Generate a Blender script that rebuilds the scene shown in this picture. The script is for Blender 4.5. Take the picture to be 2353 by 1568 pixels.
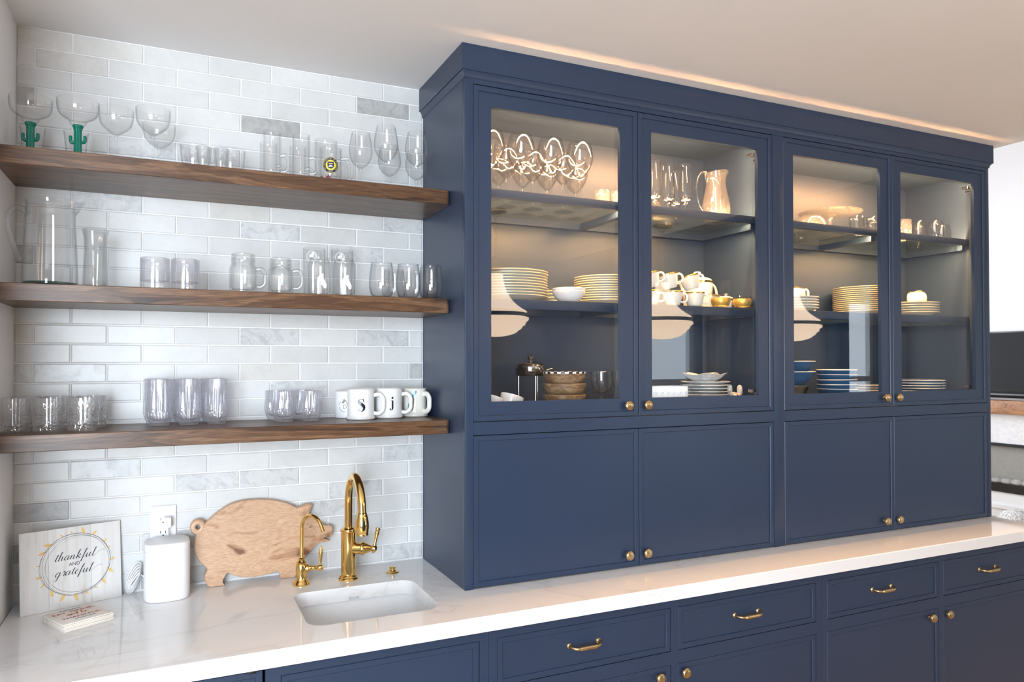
import bpy, bmesh, math, random
from mathutils import Vector, Matrix

# ------------------------------------------------------------------ scene, camera, light
for o in list(bpy.data.objects):
    bpy.data.objects.remove(o)
sc = bpy.context.scene
COL = sc.collection
random.seed(7)
PI = math.pi

F_PX, SH_PX = 1685.685, 26.286                      # focal length and vertical lens shift, in pixels of the 2353 x 1568 frame
YAW, PITCH, ROLL, CAM_H = math.radians(24.886), math.radians(0.7894), math.radians(-0.0587), 1.57896
FWD = Vector((math.sin(YAW) * math.cos(PITCH), math.cos(YAW) * math.cos(PITCH), math.sin(PITCH)))
R0 = Vector((math.cos(YAW), -math.sin(YAW), 0))
U0 = R0.cross(FWD)
RGT = R0 * math.cos(ROLL) + U0 * math.sin(ROLL)
UPV = -R0 * math.sin(ROLL) + U0 * math.cos(ROLL)
CAM_O = Vector((0, 0, CAM_H))
cd = bpy.data.cameras.new('camera')
cam = bpy.data.objects.new('camera', cd)
COL.objects.link(cam)
cd.sensor_fit = 'HORIZONTAL'
cd.sensor_width = 36
cd.lens = F_PX / 2353 * 36
cd.shift_y = SH_PX / 2353
cd.clip_start = 0.02
M = Matrix.Identity(4)
for i in range(3):
    M[i][0], M[i][1], M[i][2], M[i][3] = RGT[i], UPV[i], -FWD[i], CAM_O[i]
cam.matrix_world = M
sc.camera = cam


def ray(x, y):
    return FWD + RGT * ((x - 1176.5) / F_PX) - UPV * ((y - 784 - SH_PX) / F_PX)


def at_y(x, y, Y):
    d = ray(x, y)
    return CAM_O + d * (Y / d.y)


def at_z(x, y, Z):
    d = ray(x, y)
    return CAM_O + d * ((Z - CAM_H) / d.z)


sc.view_settings.view_transform = 'Standard'
sc.view_settings.look = 'None'
sc.view_settings.gamma = 1.0
sc.view_settings.use_curve_mapping = False
sc.view_settings.exposure = 1.0
sc.cycles.use_denoising = True
try:
    sc.cycles.denoiser = 'OPENIMAGEDENOISE'
except Exception:
    pass
sc.cycles.max_bounces = 14
sc.cycles.diffuse_bounces = 4
sc.cycles.glossy_bounces = 6
sc.cycles.transmission_bounces = 14
sc.cycles.transparent_max_bounces = 40
sc.cycles.sample_clamp_indirect = 2.5
sc.cycles.blur_glossy = 0.6

W = bpy.data.worlds.new('sky')
sc.world = W
W.use_nodes = True
W.node_tree.nodes['Background'].inputs[0].default_value = (0.75, 0.86, 1.0, 1)
W.node_tree.nodes['Background'].inputs[1].default_value = 1.2


def area_light(name, loc, size, size_y, direction, power, color):
    l = bpy.data.lights.new(name, 'AREA')
    l.shape = 'RECTANGLE'
    l.size, l.size_y, l.energy, l.color = size, size_y, power, color
    o = bpy.data.objects.new(name, l)
    COL.objects.link(o)
    o.location = loc
    o.rotation_euler = Vector(direction).to_track_quat('-Z', 'Y').to_euler()
    return o


REAR = -1.9                                         # rear wall of the kitchen, behind the camera
DAY = (0.80, 0.90, 1.0)
# daylight in the rear windows (window_1 is the large one behind the sink side)
area_light('window_rear_left_offscreen', (-1.35, REAR - 0.10, 1.45), 1.9, 1.9, (0, 1, 0), 140, DAY)
area_light('window_rear_middle_offscreen', (4.40, REAR - 0.10, 1.35), 0.8, 1.5, (0, 1, 0), 5, DAY)
area_light('window_rear_right_offscreen', (7.17, REAR - 0.10, 1.35), 0.45, 1.9, (0, 1, 0), 5, DAY)
area_light('window_living_room_offscreen', (5.4, 6.08, 2.0), 2.4, 2.2, (0, -1, 0), 58, (0.93, 0.96, 1.0))
LED_STRENGTH = 260.0
SHELF_LED_STRENGTH = 640.0
LED_COL = (1.0, 0.50, 0.20)
PENDANT_STRENGTH = 5.2
PENDANT_COL = (1.0, 0.74, 0.52)


# ------------------------------------------------------------------ material helpers
def newmat(name):
    m = bpy.data.materials.new(name)
    m.use_nodes = True
    nt = m.node_tree
    for n in list(nt.nodes):
        nt.nodes.remove(n)
    out = nt.nodes.new('ShaderNodeOutputMaterial')
    return m, nt, out


def nd(nt, t, **kw):
    n = nt.nodes.new(t)
    for k, v in kw.items():
        setattr(n, k, v)
    return n


def principled(name, col, rough=0.5, metal=0.0, spec=0.5, coat=0.0):
    m, nt, out = newmat(name)
    b = nd(nt, 'ShaderNodeBsdfPrincipled')
    b.inputs['Base Color'].default_value = (*col, 1)
    b.inputs['Roughness'].default_value = rough
    b.inputs['Metallic'].default_value = metal
    b.inputs['Specular IOR Level'].default_value = spec
    b.inputs['Coat Weight'].default_value = coat
    nt.links.new(b.outputs[0], out.inputs[0])
    m['bsdf'] = b.name
    return m


def ramp(nt, fac, stops):
    r = nd(nt, 'ShaderNodeValToRGB')
    els = r.color_ramp.elements
    while len(els) < len(stops):
        els.new(0.5)
    for e, (p, c) in zip(els, stops):
        e.position = p
        e.color = (*c, 1)
    nt.links.new(fac, r.inputs[0])
    return r.outputs[0]


def coords(nt, scale=(1, 1, 1), randomise=False):
    tc = nd(nt, 'ShaderNodeTexCoord')
    v = tc.outputs['Object']
    if randomise:
        oi = nd(nt, 'ShaderNodeObjectInfo')
        ml = nd(nt, 'ShaderNodeVectorMath', operation='SCALE')
        ml.inputs[0].default_value = (17.0, 31.0, 23.0)
        nt.links.new(oi.outputs['Random'], ml.inputs['Scale'])
        ad = nd(nt, 'ShaderNodeVectorMath', operation='ADD')
        nt.links.new(v, ad.inputs[0])
        nt.links.new(ml.outputs[0], ad.inputs[1])
        v = ad.outputs[0]
    mp = nd(nt, 'ShaderNodeMapping')
    mp.inputs['Scale'].default_value = scale
    nt.links.new(v, mp.inputs[0])
    return mp.outputs[0]


def noise(nt, vec, scale, detail=4, rough=0.55, dist=0.0):
    n = nd(nt, 'ShaderNodeTexNoise')
    n.inputs['Scale'].default_value = scale
    n.inputs['Detail'].default_value = detail
    n.inputs['Roughness'].default_value = rough
    n.inputs['Distortion'].default_value = dist
    nt.links.new(vec, n.inputs['Vector'])
    return n.outputs['Fac']


def bump(nt, height, strength, dist=0.002):
    b = nd(nt, 'ShaderNodeBump')
    b.inputs['Strength'].default_value = strength
    b.inputs['Distance'].default_value = dist
    nt.links.new(height, b.inputs['Height'])
    return b.outputs[0]


def noisy(name, stops, scale, cscale=(1, 1, 1), rough=0.4, metal=0.0, bump_s=0.0, detail=5, dist=0.0, randomise=False, spec=0.5, coat=0.0):
    m, nt, out = newmat(name)
    b = nd(nt, 'ShaderNodeBsdfPrincipled')
    v = coords(nt, cscale, randomise)
    f = noise(nt, v, scale, detail, 0.6, dist)
    nt.links.new(ramp(nt, f, stops), b.inputs['Base Color'])
    b.inputs['Roughness'].default_value = rough
    b.inputs['Metallic'].default_value = metal
    b.inputs['Specular IOR Level'].default_value = spec
    b.inputs['Coat Weight'].default_value = coat
    if bump_s:
        nt.links.new(bump(nt, f, bump_s), b.inputs['Normal'])
    nt.links.new(b.outputs[0], out.inputs[0])
    return m


def emission(name, col, strength):
    m, nt, out = newmat(name)
    e = nd(nt, 'ShaderNodeEmission')
    e.inputs[0].default_value = (*col, 1)
    e.inputs[1].default_value = strength
    nt.links.new(e.outputs[0], out.inputs[0])
    return m


def thin_glass(name, tint=(1, 1, 1), edge=(0.62, 0.66, 0.66), base=0.045, gain=0.75, rough=0.0, power=3.5):
    """Thin clear glass: straight transmission, Fresnel reflection, slightly darker where seen edge-on."""
    m, nt, out = newmat(name)
    lw = nd(nt, 'ShaderNodeLayerWeight')
    lw.inputs['Blend'].default_value = 0.5
    pw = nd(nt, 'ShaderNodeMath', operation='POWER')
    nt.links.new(lw.outputs['Facing'], pw.inputs[0])
    pw.inputs[1].default_value = power
    ma = nd(nt, 'ShaderNodeMath', operation='MULTIPLY_ADD')
    ma.use_clamp = True
    nt.links.new(pw.outputs[0], ma.inputs[0])
    ma.inputs[1].default_value = gain
    ma.inputs[2].default_value = base
    mx = nd(nt, 'ShaderNodeMix', data_type='RGBA')
    nt.links.new(pw.outputs[0], mx.inputs[0])
    mx.inputs[6].default_value = (*tint, 1)
    mx.inputs[7].default_value = (*edge, 1)
    tr = nd(nt, 'ShaderNodeBsdfTransparent')
    nt.links.new(mx.outputs[2], tr.inputs[0])
    gl = nd(nt, 'ShaderNodeBsdfGlossy')
    gl.inputs['Roughness'].default_value = rough
    mix = nd(nt, 'ShaderNodeMixShader')
    nt.links.new(ma.outputs[0], mix.inputs[0])
    nt.links.new(tr.outputs[0], mix.inputs[1])
    nt.links.new(gl.outputs[0], mix.inputs[2])
    nt.links.new(mix.outputs[0], out.inputs[0])
    return m


def crystal(name, col=(0.985, 0.985, 0.985), base=0.08, gain=0.6, power=3.0, edge=(0.65, 0.66, 0.66), refr=0.16, scatter=0.0):
    """Heavier glass: as thin_glass, with stronger reflection and a share of true refraction."""
    m = thin_glass(name, col, edge, base, gain, 0.0, power)
    nt = m.node_tree
    out = [n for n in nt.nodes if n.type == 'OUTPUT_MATERIAL'][0]
    src = out.inputs[0].links[0].from_socket
    g = nd(nt, 'ShaderNodeBsdfGlass')
    g.inputs['Color'].default_value = (*col, 1)
    g.inputs['IOR'].default_value = 1.47
    mix = nd(nt, 'ShaderNodeMixShader')
    mix.inputs[0].default_value = refr
    nt.links.new(src, mix.inputs[1])
    nt.links.new(g.outputs[0], mix.inputs[2])
    last = mix.outputs[0]
    if scatter:                                          # ground and pressed facets scatter a little light
        d = nd(nt, 'ShaderNodeBsdfTranslucent')
        d.inputs[0].default_value = (0.92, 0.92, 0.93, 1)
        d2 = nd(nt, 'ShaderNodeBsdfDiffuse')
        d2.inputs[0].default_value = (0.92, 0.92, 0.93, 1)
        a = nd(nt, 'ShaderNodeAddShader')
        nt.links.new(d.outputs[0], a.inputs[0])
        nt.links.new(d2.outputs[0], a.inputs[1])
        m2 = nd(nt, 'ShaderNodeMixShader')
        m2.inputs[0].default_value = 0.5
        nt.links.new(d.outputs[0], m2.inputs[1])
        nt.links.new(d2.outputs[0], m2.inputs[2])
        m3 = nd(nt, 'ShaderNodeMixShader')
        m3.inputs[0].default_value = scatter
        nt.links.new(last, m3.inputs[1])
        nt.links.new(m2.outputs[0], m3.inputs[2])
        last = m3.outputs[0]
        nt.nodes.remove(a)
    nt.links.new(last, out.inputs[0])
    return m


def wood(name, stops, along=(1.0, 9.0, 9.0), scale=5.0, rough=0.42, ring=14.0, pores=0.55):
    """Long-grained wood: broad figure, sine growth rings and fine dark pore streaks along the x axis of the object (or as `along` stretches)."""
    m, nt, out = newmat(name)
    b = nd(nt, 'ShaderNodeBsdfPrincipled')
    v = coords(nt, along)
    n1 = noise(nt, v, scale, 4, 0.5, 0.9)
    wv = nd(nt, 'ShaderNodeMath', operation='MULTIPLY')
    nt.links.new(n1, wv.inputs[0])
    wv.inputs[1].default_value = ring * 6.0
    sn = nd(nt, 'ShaderNodeMath', operation='SINE')
    nt.links.new(wv.outputs[0], sn.inputs[0])
    a1 = nd(nt, 'ShaderNodeMath', operation='MULTIPLY_ADD')
    nt.links.new(sn.outputs[0], a1.inputs[0])
    a1.inputs[1].default_value = 0.10
    nt.links.new(n1, a1.inputs[2])
    base = ramp(nt, a1.outputs[0], stops)
    v2 = coords(nt, (along[0] * 5, along[1] * 14, along[2] * 14))
    n2 = noise(nt, v2, scale * 1.6, 3, 0.65, 0.2)
    mask = ramp(nt, n2, [(0.40, (pores, pores, pores)), (0.56, (0, 0, 0))])
    mx = nd(nt, 'ShaderNodeMix', data_type='RGBA')
    nt.links.new(mask, mx.inputs[0])
    nt.links.new(base, mx.inputs[6])
    mx.inputs[7].default_value = (*[c * 0.8 for c in stops[0][1]], 1)
    nt.links.new(mx.outputs[2], b.inputs['Base Color'])
    b.inputs['Roughness'].default_value = rough
    nt.links.new(bump(nt, n2, 0.10, 0.001), b.inputs['Normal'])
    nt.links.new(b.outputs[0], out.inputs[0])
    return m


MAT = {}
MAT['navy'] = noisy('navy_paint', [(0.3, (0.0180, 0.036, 0.076)), (0.7, (0.0205, 0.0395, 0.083))], 3, rough=0.36)
MAT['wall'] = noisy('white_wall_paint', [(0.3, (0.80, 0.79, 0.79)), (0.7, (0.83, 0.82, 0.82))], 2, rough=0.7)
MAT['greige'] = noisy('greige_wall_paint', [(0.3, (0.26, 0.23, 0.20)), (0.7, (0.29, 0.26, 0.23))], 2, rough=0.7)
MAT['ceil'] = noisy('ceiling_paint', [(0.3, (0.84, 0.83, 0.83)), (0.7, (0.86, 0.85, 0.85))], 2, rough=0.8)
MAT['grout'] = noisy('white_grout', [(0.3, (0.82, 0.82, 0.82)), (0.7, (0.87, 0.87, 0.87))], 60, rough=0.9)
MAT['floor'] = wood('floor_oak', [(0.25, (0.46, 0.32, 0.20)), (0.75, (0.62, 0.46, 0.31))])
MAT['white'] = principled('white_plastic', (0.86, 0.86, 0.87), 0.35)
MAT['porcelain'] = principled('white_porcelain', (0.88, 0.89, 0.90), 0.10)
MAT['china'] = principled('ivory_china', (0.84, 0.82, 0.76), 0.15)
MAT['gold_rim'] = principled('gold_rim', (0.85, 0.60, 0.16), 0.25, 1.0)
MAT['brass'] = principled('polished_brass', (0.83, 0.56, 0.20), 0.10, 1.0)
MAT['satin'] = principled('satin_brass', (0.56, 0.42, 0.24), 0.28, 1.0)
MAT['steel'] = principled('polished_steel', (0.62, 0.60, 0.58), 0.12, 1.0)
MAT['black'] = principled('black_plastic', (0.012, 0.012, 0.013), 0.3)
MAT['ink'] = principled('black_ink', (0.010, 0.011, 0.016), 0.5)
MAT['mugink'] = principled('navy_ink', (0.010, 0.014, 0.035), 0.25)
MAT['pane'] = thin_glass('door_glass', (0.985, 0.99, 0.985), (0.75, 0.8, 0.78), 0.045, 0.8, power=5)
MAT['shelfglass'] = thin_glass('shelf_glass', (0.95, 0.965, 0.95), (0.55, 0.66, 0.60), 0.045, 0.7, power=4)
MAT['thin'] = thin_glass('thin_glass', (0.992, 0.992, 0.992), (0.62, 0.65, 0.65), 0.04, 0.45, power=4.5)
MAT['thick'] = crystal('thick_glass', (0.985, 0.99, 0.99), 0.07, 0.50, 3.2, (0.72, 0.74, 0.74), 0.10)
MAT['lilac'] = crystal('lilac_crystal', (0.985, 0.985, 0.997), 0.10, 0.42, 2.0, (0.93, 0.93, 0.98), 0.08, 0.07)
MAT['cut'] = crystal('cut_crystal', (0.985, 0.985, 0.985), 0.11, 0.50, 1.9, (0.88, 0.87, 0.86), 0.08, 0.035)
MAT['pressed'] = crystal('pressed_glass', (0.985, 0.985, 0.985), 0.12, 0.65, 1.7, (0.80, 0.79, 0.78), 0.14, 0.045)
MAT['teal'] = principled('green_cactus_glass', (0.0, 0.16, 0.11), 0.12)
MAT['led'] = emission('led_light', LED_COL, LED_STRENGTH)
MAT['shelf_led'] = emission('shelf_led_light', LED_COL, SHELF_LED_STRENGTH)
MAT['opal'] = emission('lit_opal_glass', PENDANT_COL, PENDANT_STRENGTH)

SHELF_STOPS = [(0.25, (0.040, 0.018, 0.009)), (0.42, (0.105, 0.050, 0.023)), (0.58, (0.165, 0.084, 0.041)), (0.80, (0.24, 0.132, 0.068))]
MAT['shelf'] = wood('stained_oak_shelf', SHELF_STOPS, (0.9, 9, 9), 3.2, 0.36, 6.0)
MAT['shelf3'] = wood('wide_grained_oak_shelf', SHELF_STOPS, (0.7, 8, 8), 3.0, 0.36, 7.0)
PIG_STOPS = [(0.26, (0.20, 0.085, 0.045)), (0.36, (0.43, 0.235, 0.13)), (0.50, (0.58, 0.365, 0.225)), (0.72, (0.67, 0.455, 0.30))]
MAT['pig'] = wood('carved_light_wood', PIG_STOPS, (2.2, 5, 5), 3.4, 0.36, 3.0, 0.25)
BOWL_STOPS = [(0.2, (0.12, 0.06, 0.03)), (0.5, (0.33, 0.20, 0.11)), (0.8, (0.50, 0.34, 0.20))]
MAT['bowlwood'] = wood('acacia_bowl_wood', BOWL_STOPS, (5, 5, 14), 4.0, 0.4, 4.0, 0.4)


def counter_mat():
    m, nt, out = newmat('white_veined_quartz')
    b = nd(nt, 'ShaderNodeBsdfPrincipled')
    v = coords(nt, (1.0, 1.6, 1.0))
    n1 = noise(nt, v, 1.1, 5, 0.5, 1.0)
    s = nd(nt, 'ShaderNodeMath', operation='SUBTRACT')
    nt.links.new(n1, s.inputs[0]); s.inputs[1].default_value = 0.5
    ab = nd(nt, 'ShaderNodeMath', operation='ABSOLUTE')
    nt.links.new(s.outputs[0], ab.inputs[0])
    c = ramp(nt, ab.outputs[0], [(0.0, (0.76, 0.755, 0.745)), (0.006, (0.83, 0.83, 0.83)), (0.03, (0.86, 0.86, 0.865)), (1.0, (0.87, 0.87, 0.875))])
    nt.links.new(c, b.inputs['Base Color'])
    b.inputs['Roughness'].default_value = 0.035
    nt.links.new(b.outputs[0], out.inputs[0])
    return m


MAT['quartz'] = counter_mat()


def tile_mat(name, lo, hi, blotch, amount, rough=0.30):
    m, nt, out = newmat(name)
    b = nd(nt, 'ShaderNodeBsdfPrincipled')
    v = coords(nt, (1, 1, 1), True)
    n1 = noise(nt, v, 9, 5, 0.6, 0.3)
    base = ramp(nt, n1, [(0.3, lo), (0.7, hi)])
    n2 = noise(nt, v, 22, 8, 0.7, 1.2)
    mask = ramp(nt, n2, [(0.46, (0, 0, 0)), (0.66, (amount, amount, amount))])
    mx = nd(nt, 'ShaderNodeMix', data_type='RGBA')
    nt.links.new(mask, mx.inputs[0])
    nt.links.new(base, mx.inputs[6])
    mx.inputs[7].default_value = (*blotch, 1)
    # overall tone differs a little from tile to tile
    oi = nd(nt, 'ShaderNodeObjectInfo')
    hs = nd(nt, 'ShaderNodeHueSaturation')
    ma = nd(nt, 'ShaderNodeMath', operation='MULTIPLY_ADD')
    nt.links.new(oi.outputs['Random'], ma.inputs[0])
    ma.inputs[1].default_value = 0.10
    ma.inputs[2].default_value = 0.94
    nt.links.new(ma.outputs[0], hs.inputs['Value'])
    nt.links.new(mx.outputs[2], hs.inputs['Color'])
    nt.links.new(hs.outputs[0], b.inputs['Base Color'])
    b.inputs['Roughness'].default_value = rough
    nt.links.new(bump(nt, n1, 0.05, 0.003), b.inputs['Normal'])
    nt.links.new(b.outputs[0], out.inputs[0])
    return m


MAT['tile'] = tile_mat('glazed_tile_light', (0.63, 0.635, 0.625), (0.70, 0.705, 0.70), (0.56, 0.56, 0.56), 0.25)
MAT['tile_vein'] = tile_mat('glazed_tile_veined', (0.60, 0.61, 0.61), (0.68, 0.69, 0.69), (0.40, 0.41, 0.43), 0.7)
MAT['tile_dark'] = tile_mat('glazed_tile_grey', (0.40, 0.40, 0.39), (0.52, 0.52, 0.51), (0.30, 0.30, 0.31), 0.7)
MAT['tile_warm'] = tile_mat('glazed_tile_beige', (0.61, 0.60, 0.575), (0.67, 0.665, 0.64), (0.52, 0.51, 0.48), 0.4)


# ------------------------------------------------------------------ mesh helpers
class MB:
    def __init__(self):
        self.v, self.f = [], []

    def add(self, vs, fs):
        b = len(self.v)
        self.v += [tuple(p) for p in vs]
        self.f += [[i + b for i in f] for f in fs]
        return self

    def box(self, x0, x1, y0, y1, z0, z1, bev=0.0):
        if bev <= 0:
            vs = [(x, y, z) for x in (x0, x1) for y in (y0, y1) for z in (z0, z1)]
            fs = [(0, 1, 3, 2), (4, 6, 7, 5), (0, 4, 5, 1), (2, 3, 7, 6), (0, 2, 6, 4), (1, 5, 7, 3)]
            return self.add(vs, fs)
        bm = bmesh.new()
        bmesh.ops.create_cube(bm, size=1)
        for q in bm.verts:
            q.co = Vector(((x0 + x1) / 2 + q.co.x * (x1 - x0), (y0 + y1) / 2 + q.co.y * (y1 - y0), (z0 + z1) / 2 + q.co.z * (z1 - z0)))
        bmesh.ops.bevel(bm, geom=list(bm.edges), offset=bev, segments=2, affect='EDGES', profile=0.5)
        self.bm(bm)
        return self

    def bm(self, bm):
        bm.verts.index_update()
        self.add([q.co[:] for q in bm.verts], [[q.index for q in f.verts] for f in bm.faces])
        bm.free()
        return self

    def lathe(self, prof, segs=32, mod=None, c=(0, 0, 0), closed=False):
        vs, fs, rings = [], [], []
        for (r, z) in prof:
            if r < 1e-6:
                rings.append([len(vs)])
                vs.append((c[0], c[1], c[2] + z))
            else:
                ring = []
                for k in range(segs):
                    a = 2 * PI * k / segs
                    rr = mod(r, z, a) if mod else r
                    ring.append(len(vs))
                    vs.append((c[0] + rr * math.cos(a), c[1] + rr * math.sin(a), c[2] + z))
                rings.append(ring)
        pairs = list(zip(rings[:-1], rings[1:]))
        if closed:
            pairs.append((rings[-1], rings[0]))
        for a, b in pairs:
            if len(a) == 1 and len(b) == 1:
                continue
            for k in range(segs):
                k2 = (k + 1) % segs
                if len(a) == 1:
                    fs.append((a[0], b[k2], b[k]))
                elif len(b) == 1:
                    fs.append((a[k], a[k2], b[0]))
                else:
                    fs.append((a[k], a[k2], b[k2], b[k]))
        return self.add(vs, fs)

    def tube(self, path, rad, segs=12, caps=True, flat=1.0):
        pts = [Vector(p) for p in path]
        n = len(pts)
        rads = rad if isinstance(rad, (list, tuple)) else [rad] * n
        vs, fs = [], []
        prev = None
        for i, p in enumerate(pts):
            t = (pts[min(i + 1, n - 1)] - pts[max(i - 1, 0)])
            if t.length < 1e-9:
                t = Vector((0, 0, 1))
            t.normalize()
            if prev is None:
                ref = Vector((0, 0, 1)) if abs(t.z) < 0.9 else Vector((1, 0, 0))
                nrm = t.cross(ref).normalized()
            else:
                nrm = (prev - t * prev.dot(t))
                nrm = nrm.normalized() if nrm.length > 1e-6 else t.orthogonal().normalized()
            prev = nrm
            bn = t.cross(nrm)
            for k in range(segs):
                a = 2 * PI * k / segs
                vs.append(p + nrm * (rads[i] * math.cos(a)) + bn * (rads[i] * flat * math.sin(a)))
        for i in range(n - 1):
            for k in range(segs):
                k2 = (k + 1) % segs
                fs.append((i * segs + k, i * segs + k2, (i + 1) * segs + k2, (i + 1) * segs + k))
        if caps:
            fs.append(tuple(range(segs - 1, -1, -1)))
            fs.append(tuple((n - 1) * segs + k for k in range(segs)))
        return self.add(vs, fs)

    def xform(self, mat):
        self.v = [tuple(mat @ Vector(p)) for p in self.v]
        return self

    def map(self, fn):
        self.v = [tuple(fn(*p)) for p in self.v]
        return self

    def mesh(self, name, mat, smooth=40):
        me = bpy.data.meshes.new(name)
        me.from_pydata(self.v, [], self.f)
        me.validate()
        bm = bmesh.new()
        bm.from_mesh(me)
        big = [f for f in bm.faces if len(f.verts) > 4]
        if big:
            bmesh.ops.triangulate(bm, faces=big, ngon_method='EAR_CLIP')
        bmesh.ops.recalc_face_normals(bm, faces=list(bm.faces))
        bm.to_mesh(me)
        bm.free()
        if smooth:
            me.polygons.foreach_set('use_smooth', [True] * len(me.polygons))
            me.set_sharp_from_angle(angle=math.radians(smooth))
        me.materials.append(MAT[mat] if isinstance(mat, str) else mat)
        return me

    def build(self, name, mat, parent=None, smooth=40, loc=None):
        o = bpy.data.objects.new(name, self.mesh(name, mat, smooth))
        COL.objects.link(o)
        if parent is not None:
            o.parent = parent
        if loc is not None:
            o.location = loc
        return o


def tag(o, label=None, cat=None, group=None, kind=None):
    if label: o['label'] = label
    if cat: o['category'] = cat
    if group: o['group'] = group
    if kind: o['kind'] = kind
    return o


def thing(name, label, cat, loc=(0, 0, 0), rz=0.0, group=None):
    o = bpy.data.objects.new(name, None)
    o.empty_display_size = 0.05
    COL.objects.link(o)
    o.location = loc
    o.rotation_euler = (0, 0, rz)
    return tag(o, label, cat, group)


def copy_tree(src, parent=None):
    c = src.copy()
    COL.objects.link(c)
    c.parent = parent
    for ch in list(src.children):
        copy_tree(ch, c)
    return c


def relabel(objs, labels):
    for o, l in zip(objs, labels):
        o['label'] = l


def place_copies(proto, spots, group=None, label=None):
    """spots: (x, y, z, rz). The first spot takes the prototype itself."""
    out = []
    for i, (x, y, z, rz) in enumerate(spots):
        o = proto if i == 0 else copy_tree(proto)
        o.location = (x, y, z)
        o.rotation_euler = (0, 0, rz)
        if group: o['group'] = group
        if label: o['label'] = label
        out.append(o)
    return out


def smooth_path(pts, n=8, closed=False):
    """Catmull-Rom through pts (tuples of any length)."""
    P = [Vector(p) for p in pts]
    out = []
    m = len(P)
    last = m if closed else m - 1
    for i in range(last):
        p0 = P[(i - 1) % m] if closed else P[max(i - 1, 0)]
        p1, p2 = P[i % m], P[(i + 1) % m]
        p3 = P[(i + 2) % m] if closed else P[min(i + 2, m - 1)]
        for k in range(n):
            t = k / n
            out.append(0.5 * ((2 * p1) + (p2 - p0) * t + (2 * p0 - 5 * p1 + 4 * p2 - p3) * t * t + (3 * p1 - p0 - 3 * p2 + p3) * t ** 3))
    if not closed:
        out.append(P[-1])
    return out


def prism(outline, t0, t1, bev=0.0):
    """Outline of (x, z) points, thickness along y from t0 (front) to t1 (back), front edge eased by bev."""
    mb = MB()
    n = len(outline)
    area = sum(outline[i][0] * outline[(i + 1) % n][1] - outline[(i + 1) % n][0] * outline[i][1] for i in range(n))
    if area < 0:
        outline = outline[::-1]
    rings = []
    if bev > 0:
        cx, cz = sum(p[0] for p in outline) / n, sum(p[1] for p in outline) / n
        far = max(math.hypot(p[0] - cx, p[1] - cz) for p in outline)
        k = 1 - bev / far
        inner = [Vector((cx + (p[0] - cx) * k, cz + (p[1] - cz) * k)) for p in outline]
        rings.append([(p[0], t0, p[1]) for p in inner])
        rings.append([(p[0] * 0.35 + q[0] * 0.65, t0 + bev * 0.35, p[1] * 0.35 + q[1] * 0.65) for p, q in zip(inner, outline)])
        rings.append([(p[0], t0 + bev, p[1]) for p in outline])
    else:
        rings.append([(p[0], t0, p[1]) for p in outline])
    rings.append([(p[0], t1, p[1]) for p in outline])
    vs = [p for r in rings for p in r]
    fs = [tuple(range(n))]
    for k in range(len(rings) - 1):
        for i in range(n):
            j = (i + 1) % n
            fs.append((k * n + i, k * n + j, (k + 1) * n + j, (k + 1) * n + i))
    fs.append(tuple((len(rings) - 1) * n + i for i in range(n - 1, -1, -1)))
    return mb.add(vs, fs)


def text_mb(s, size, align='CENTER', extrude=0.0):
    """Flat text as a mesh builder in the xz plane (y = 0), from the built-in font."""
    cu = bpy.data.curves.new('t', 'FONT')
    cu.body = s
    cu.size = size
    cu.align_x = align
    cu.align_y = 'CENTER'
    cu.resolution_u = 4
    ob = bpy.data.objects.new('t', cu)
    COL.objects.link(ob)
    dg = bpy.context.evaluated_depsgraph_get()
    me = bpy.data.meshes.new_from_object(ob.evaluated_get(dg))
    mb = MB().add([(v.co.x, 0, v.co.y) for v in me.vertices], [list(p.vertices) for p in me.polygons])
    bpy.data.objects.remove(ob)
    bpy.data.curves.remove(cu)
    bpy.data.meshes.remove(me)
    return mb


def ribbon(path, widths):
    """Flat stroke in the xz plane along (x, z) points."""
    P = [Vector((p[0], p[1])) for p in path]
    vs, fs = [], []
    n = len(P)
    for i, p in enumerate(P):
        t = P[min(i + 1, n - 1)] - P[max(i - 1, 0)]
        if t.length < 1e-9:
            t = Vector((1, 0))
        t.normalize()
        w = widths[i] if isinstance(widths, (list, tuple)) else widths
        nn = Vector((-t.y, t.x)) * w * 0.5
        vs += [(p.x + nn.x, 0, p.y + nn.y), (p.x - nn.x, 0, p.y - nn.y)]
    for i in range(n - 1):
        fs.append((2 * i, 2 * i + 1, 2 * i + 3, 2 * i + 2))
    return MB().add(vs, fs)


def strips(mb, step=0.0025):
    """Cut a flat xz mesh into narrow vertical strips so that it can follow a curved surface."""
    bm = bmesh.new()
    vs = [bm.verts.new(p) for p in mb.v]
    for f in mb.f:
        try:
            bm.faces.new([vs[i] for i in f])
        except ValueError:
            pass
    x0, x1 = min(p[0] for p in mb.v), max(p[0] for p in mb.v)
    x = x0 + step
    while x < x1 - 1e-5:
        bmesh.ops.bisect_plane(bm, geom=list(bm.verts) + list(bm.edges) + list(bm.faces), plane_co=(x, 0, 0), plane_no=(1, 0, 0), dist=1e-7)
        x += step
    return MB().bm(bm)


def wrap(mb, R, ang0, zc):
    """Lay a flat xz mesh on a cylinder of radius R about z, centred at angle ang0 and height zc (x runs to the right seen from outside)."""
    if len(mb.f) < 400:
        mb = strips(mb)
    return mb.map(lambda x, y, z: (R * math.cos(ang0 + x / R), R * math.sin(ang0 + x / R), zc + z))


def facing(x, y):
    """Angle about z of the direction from (x, y) to the camera."""
    return math.atan2(-y, -x)


# ------------------------------------------------------------------ structure
Z_CEIL, Z_CT, Z_CB = 2.514, 0.914, 0.8735
X_WALL, Y_WALL, XL, XR = -0.393, 2.4, 0.7775, 3.2015
YF = 2.0019                                            # front plane of the hutch
XTV = 7.72


def struct(name, mb, mat, **kw):
    return tag(mb.build(name, mat, **kw), kind='structure')


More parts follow.
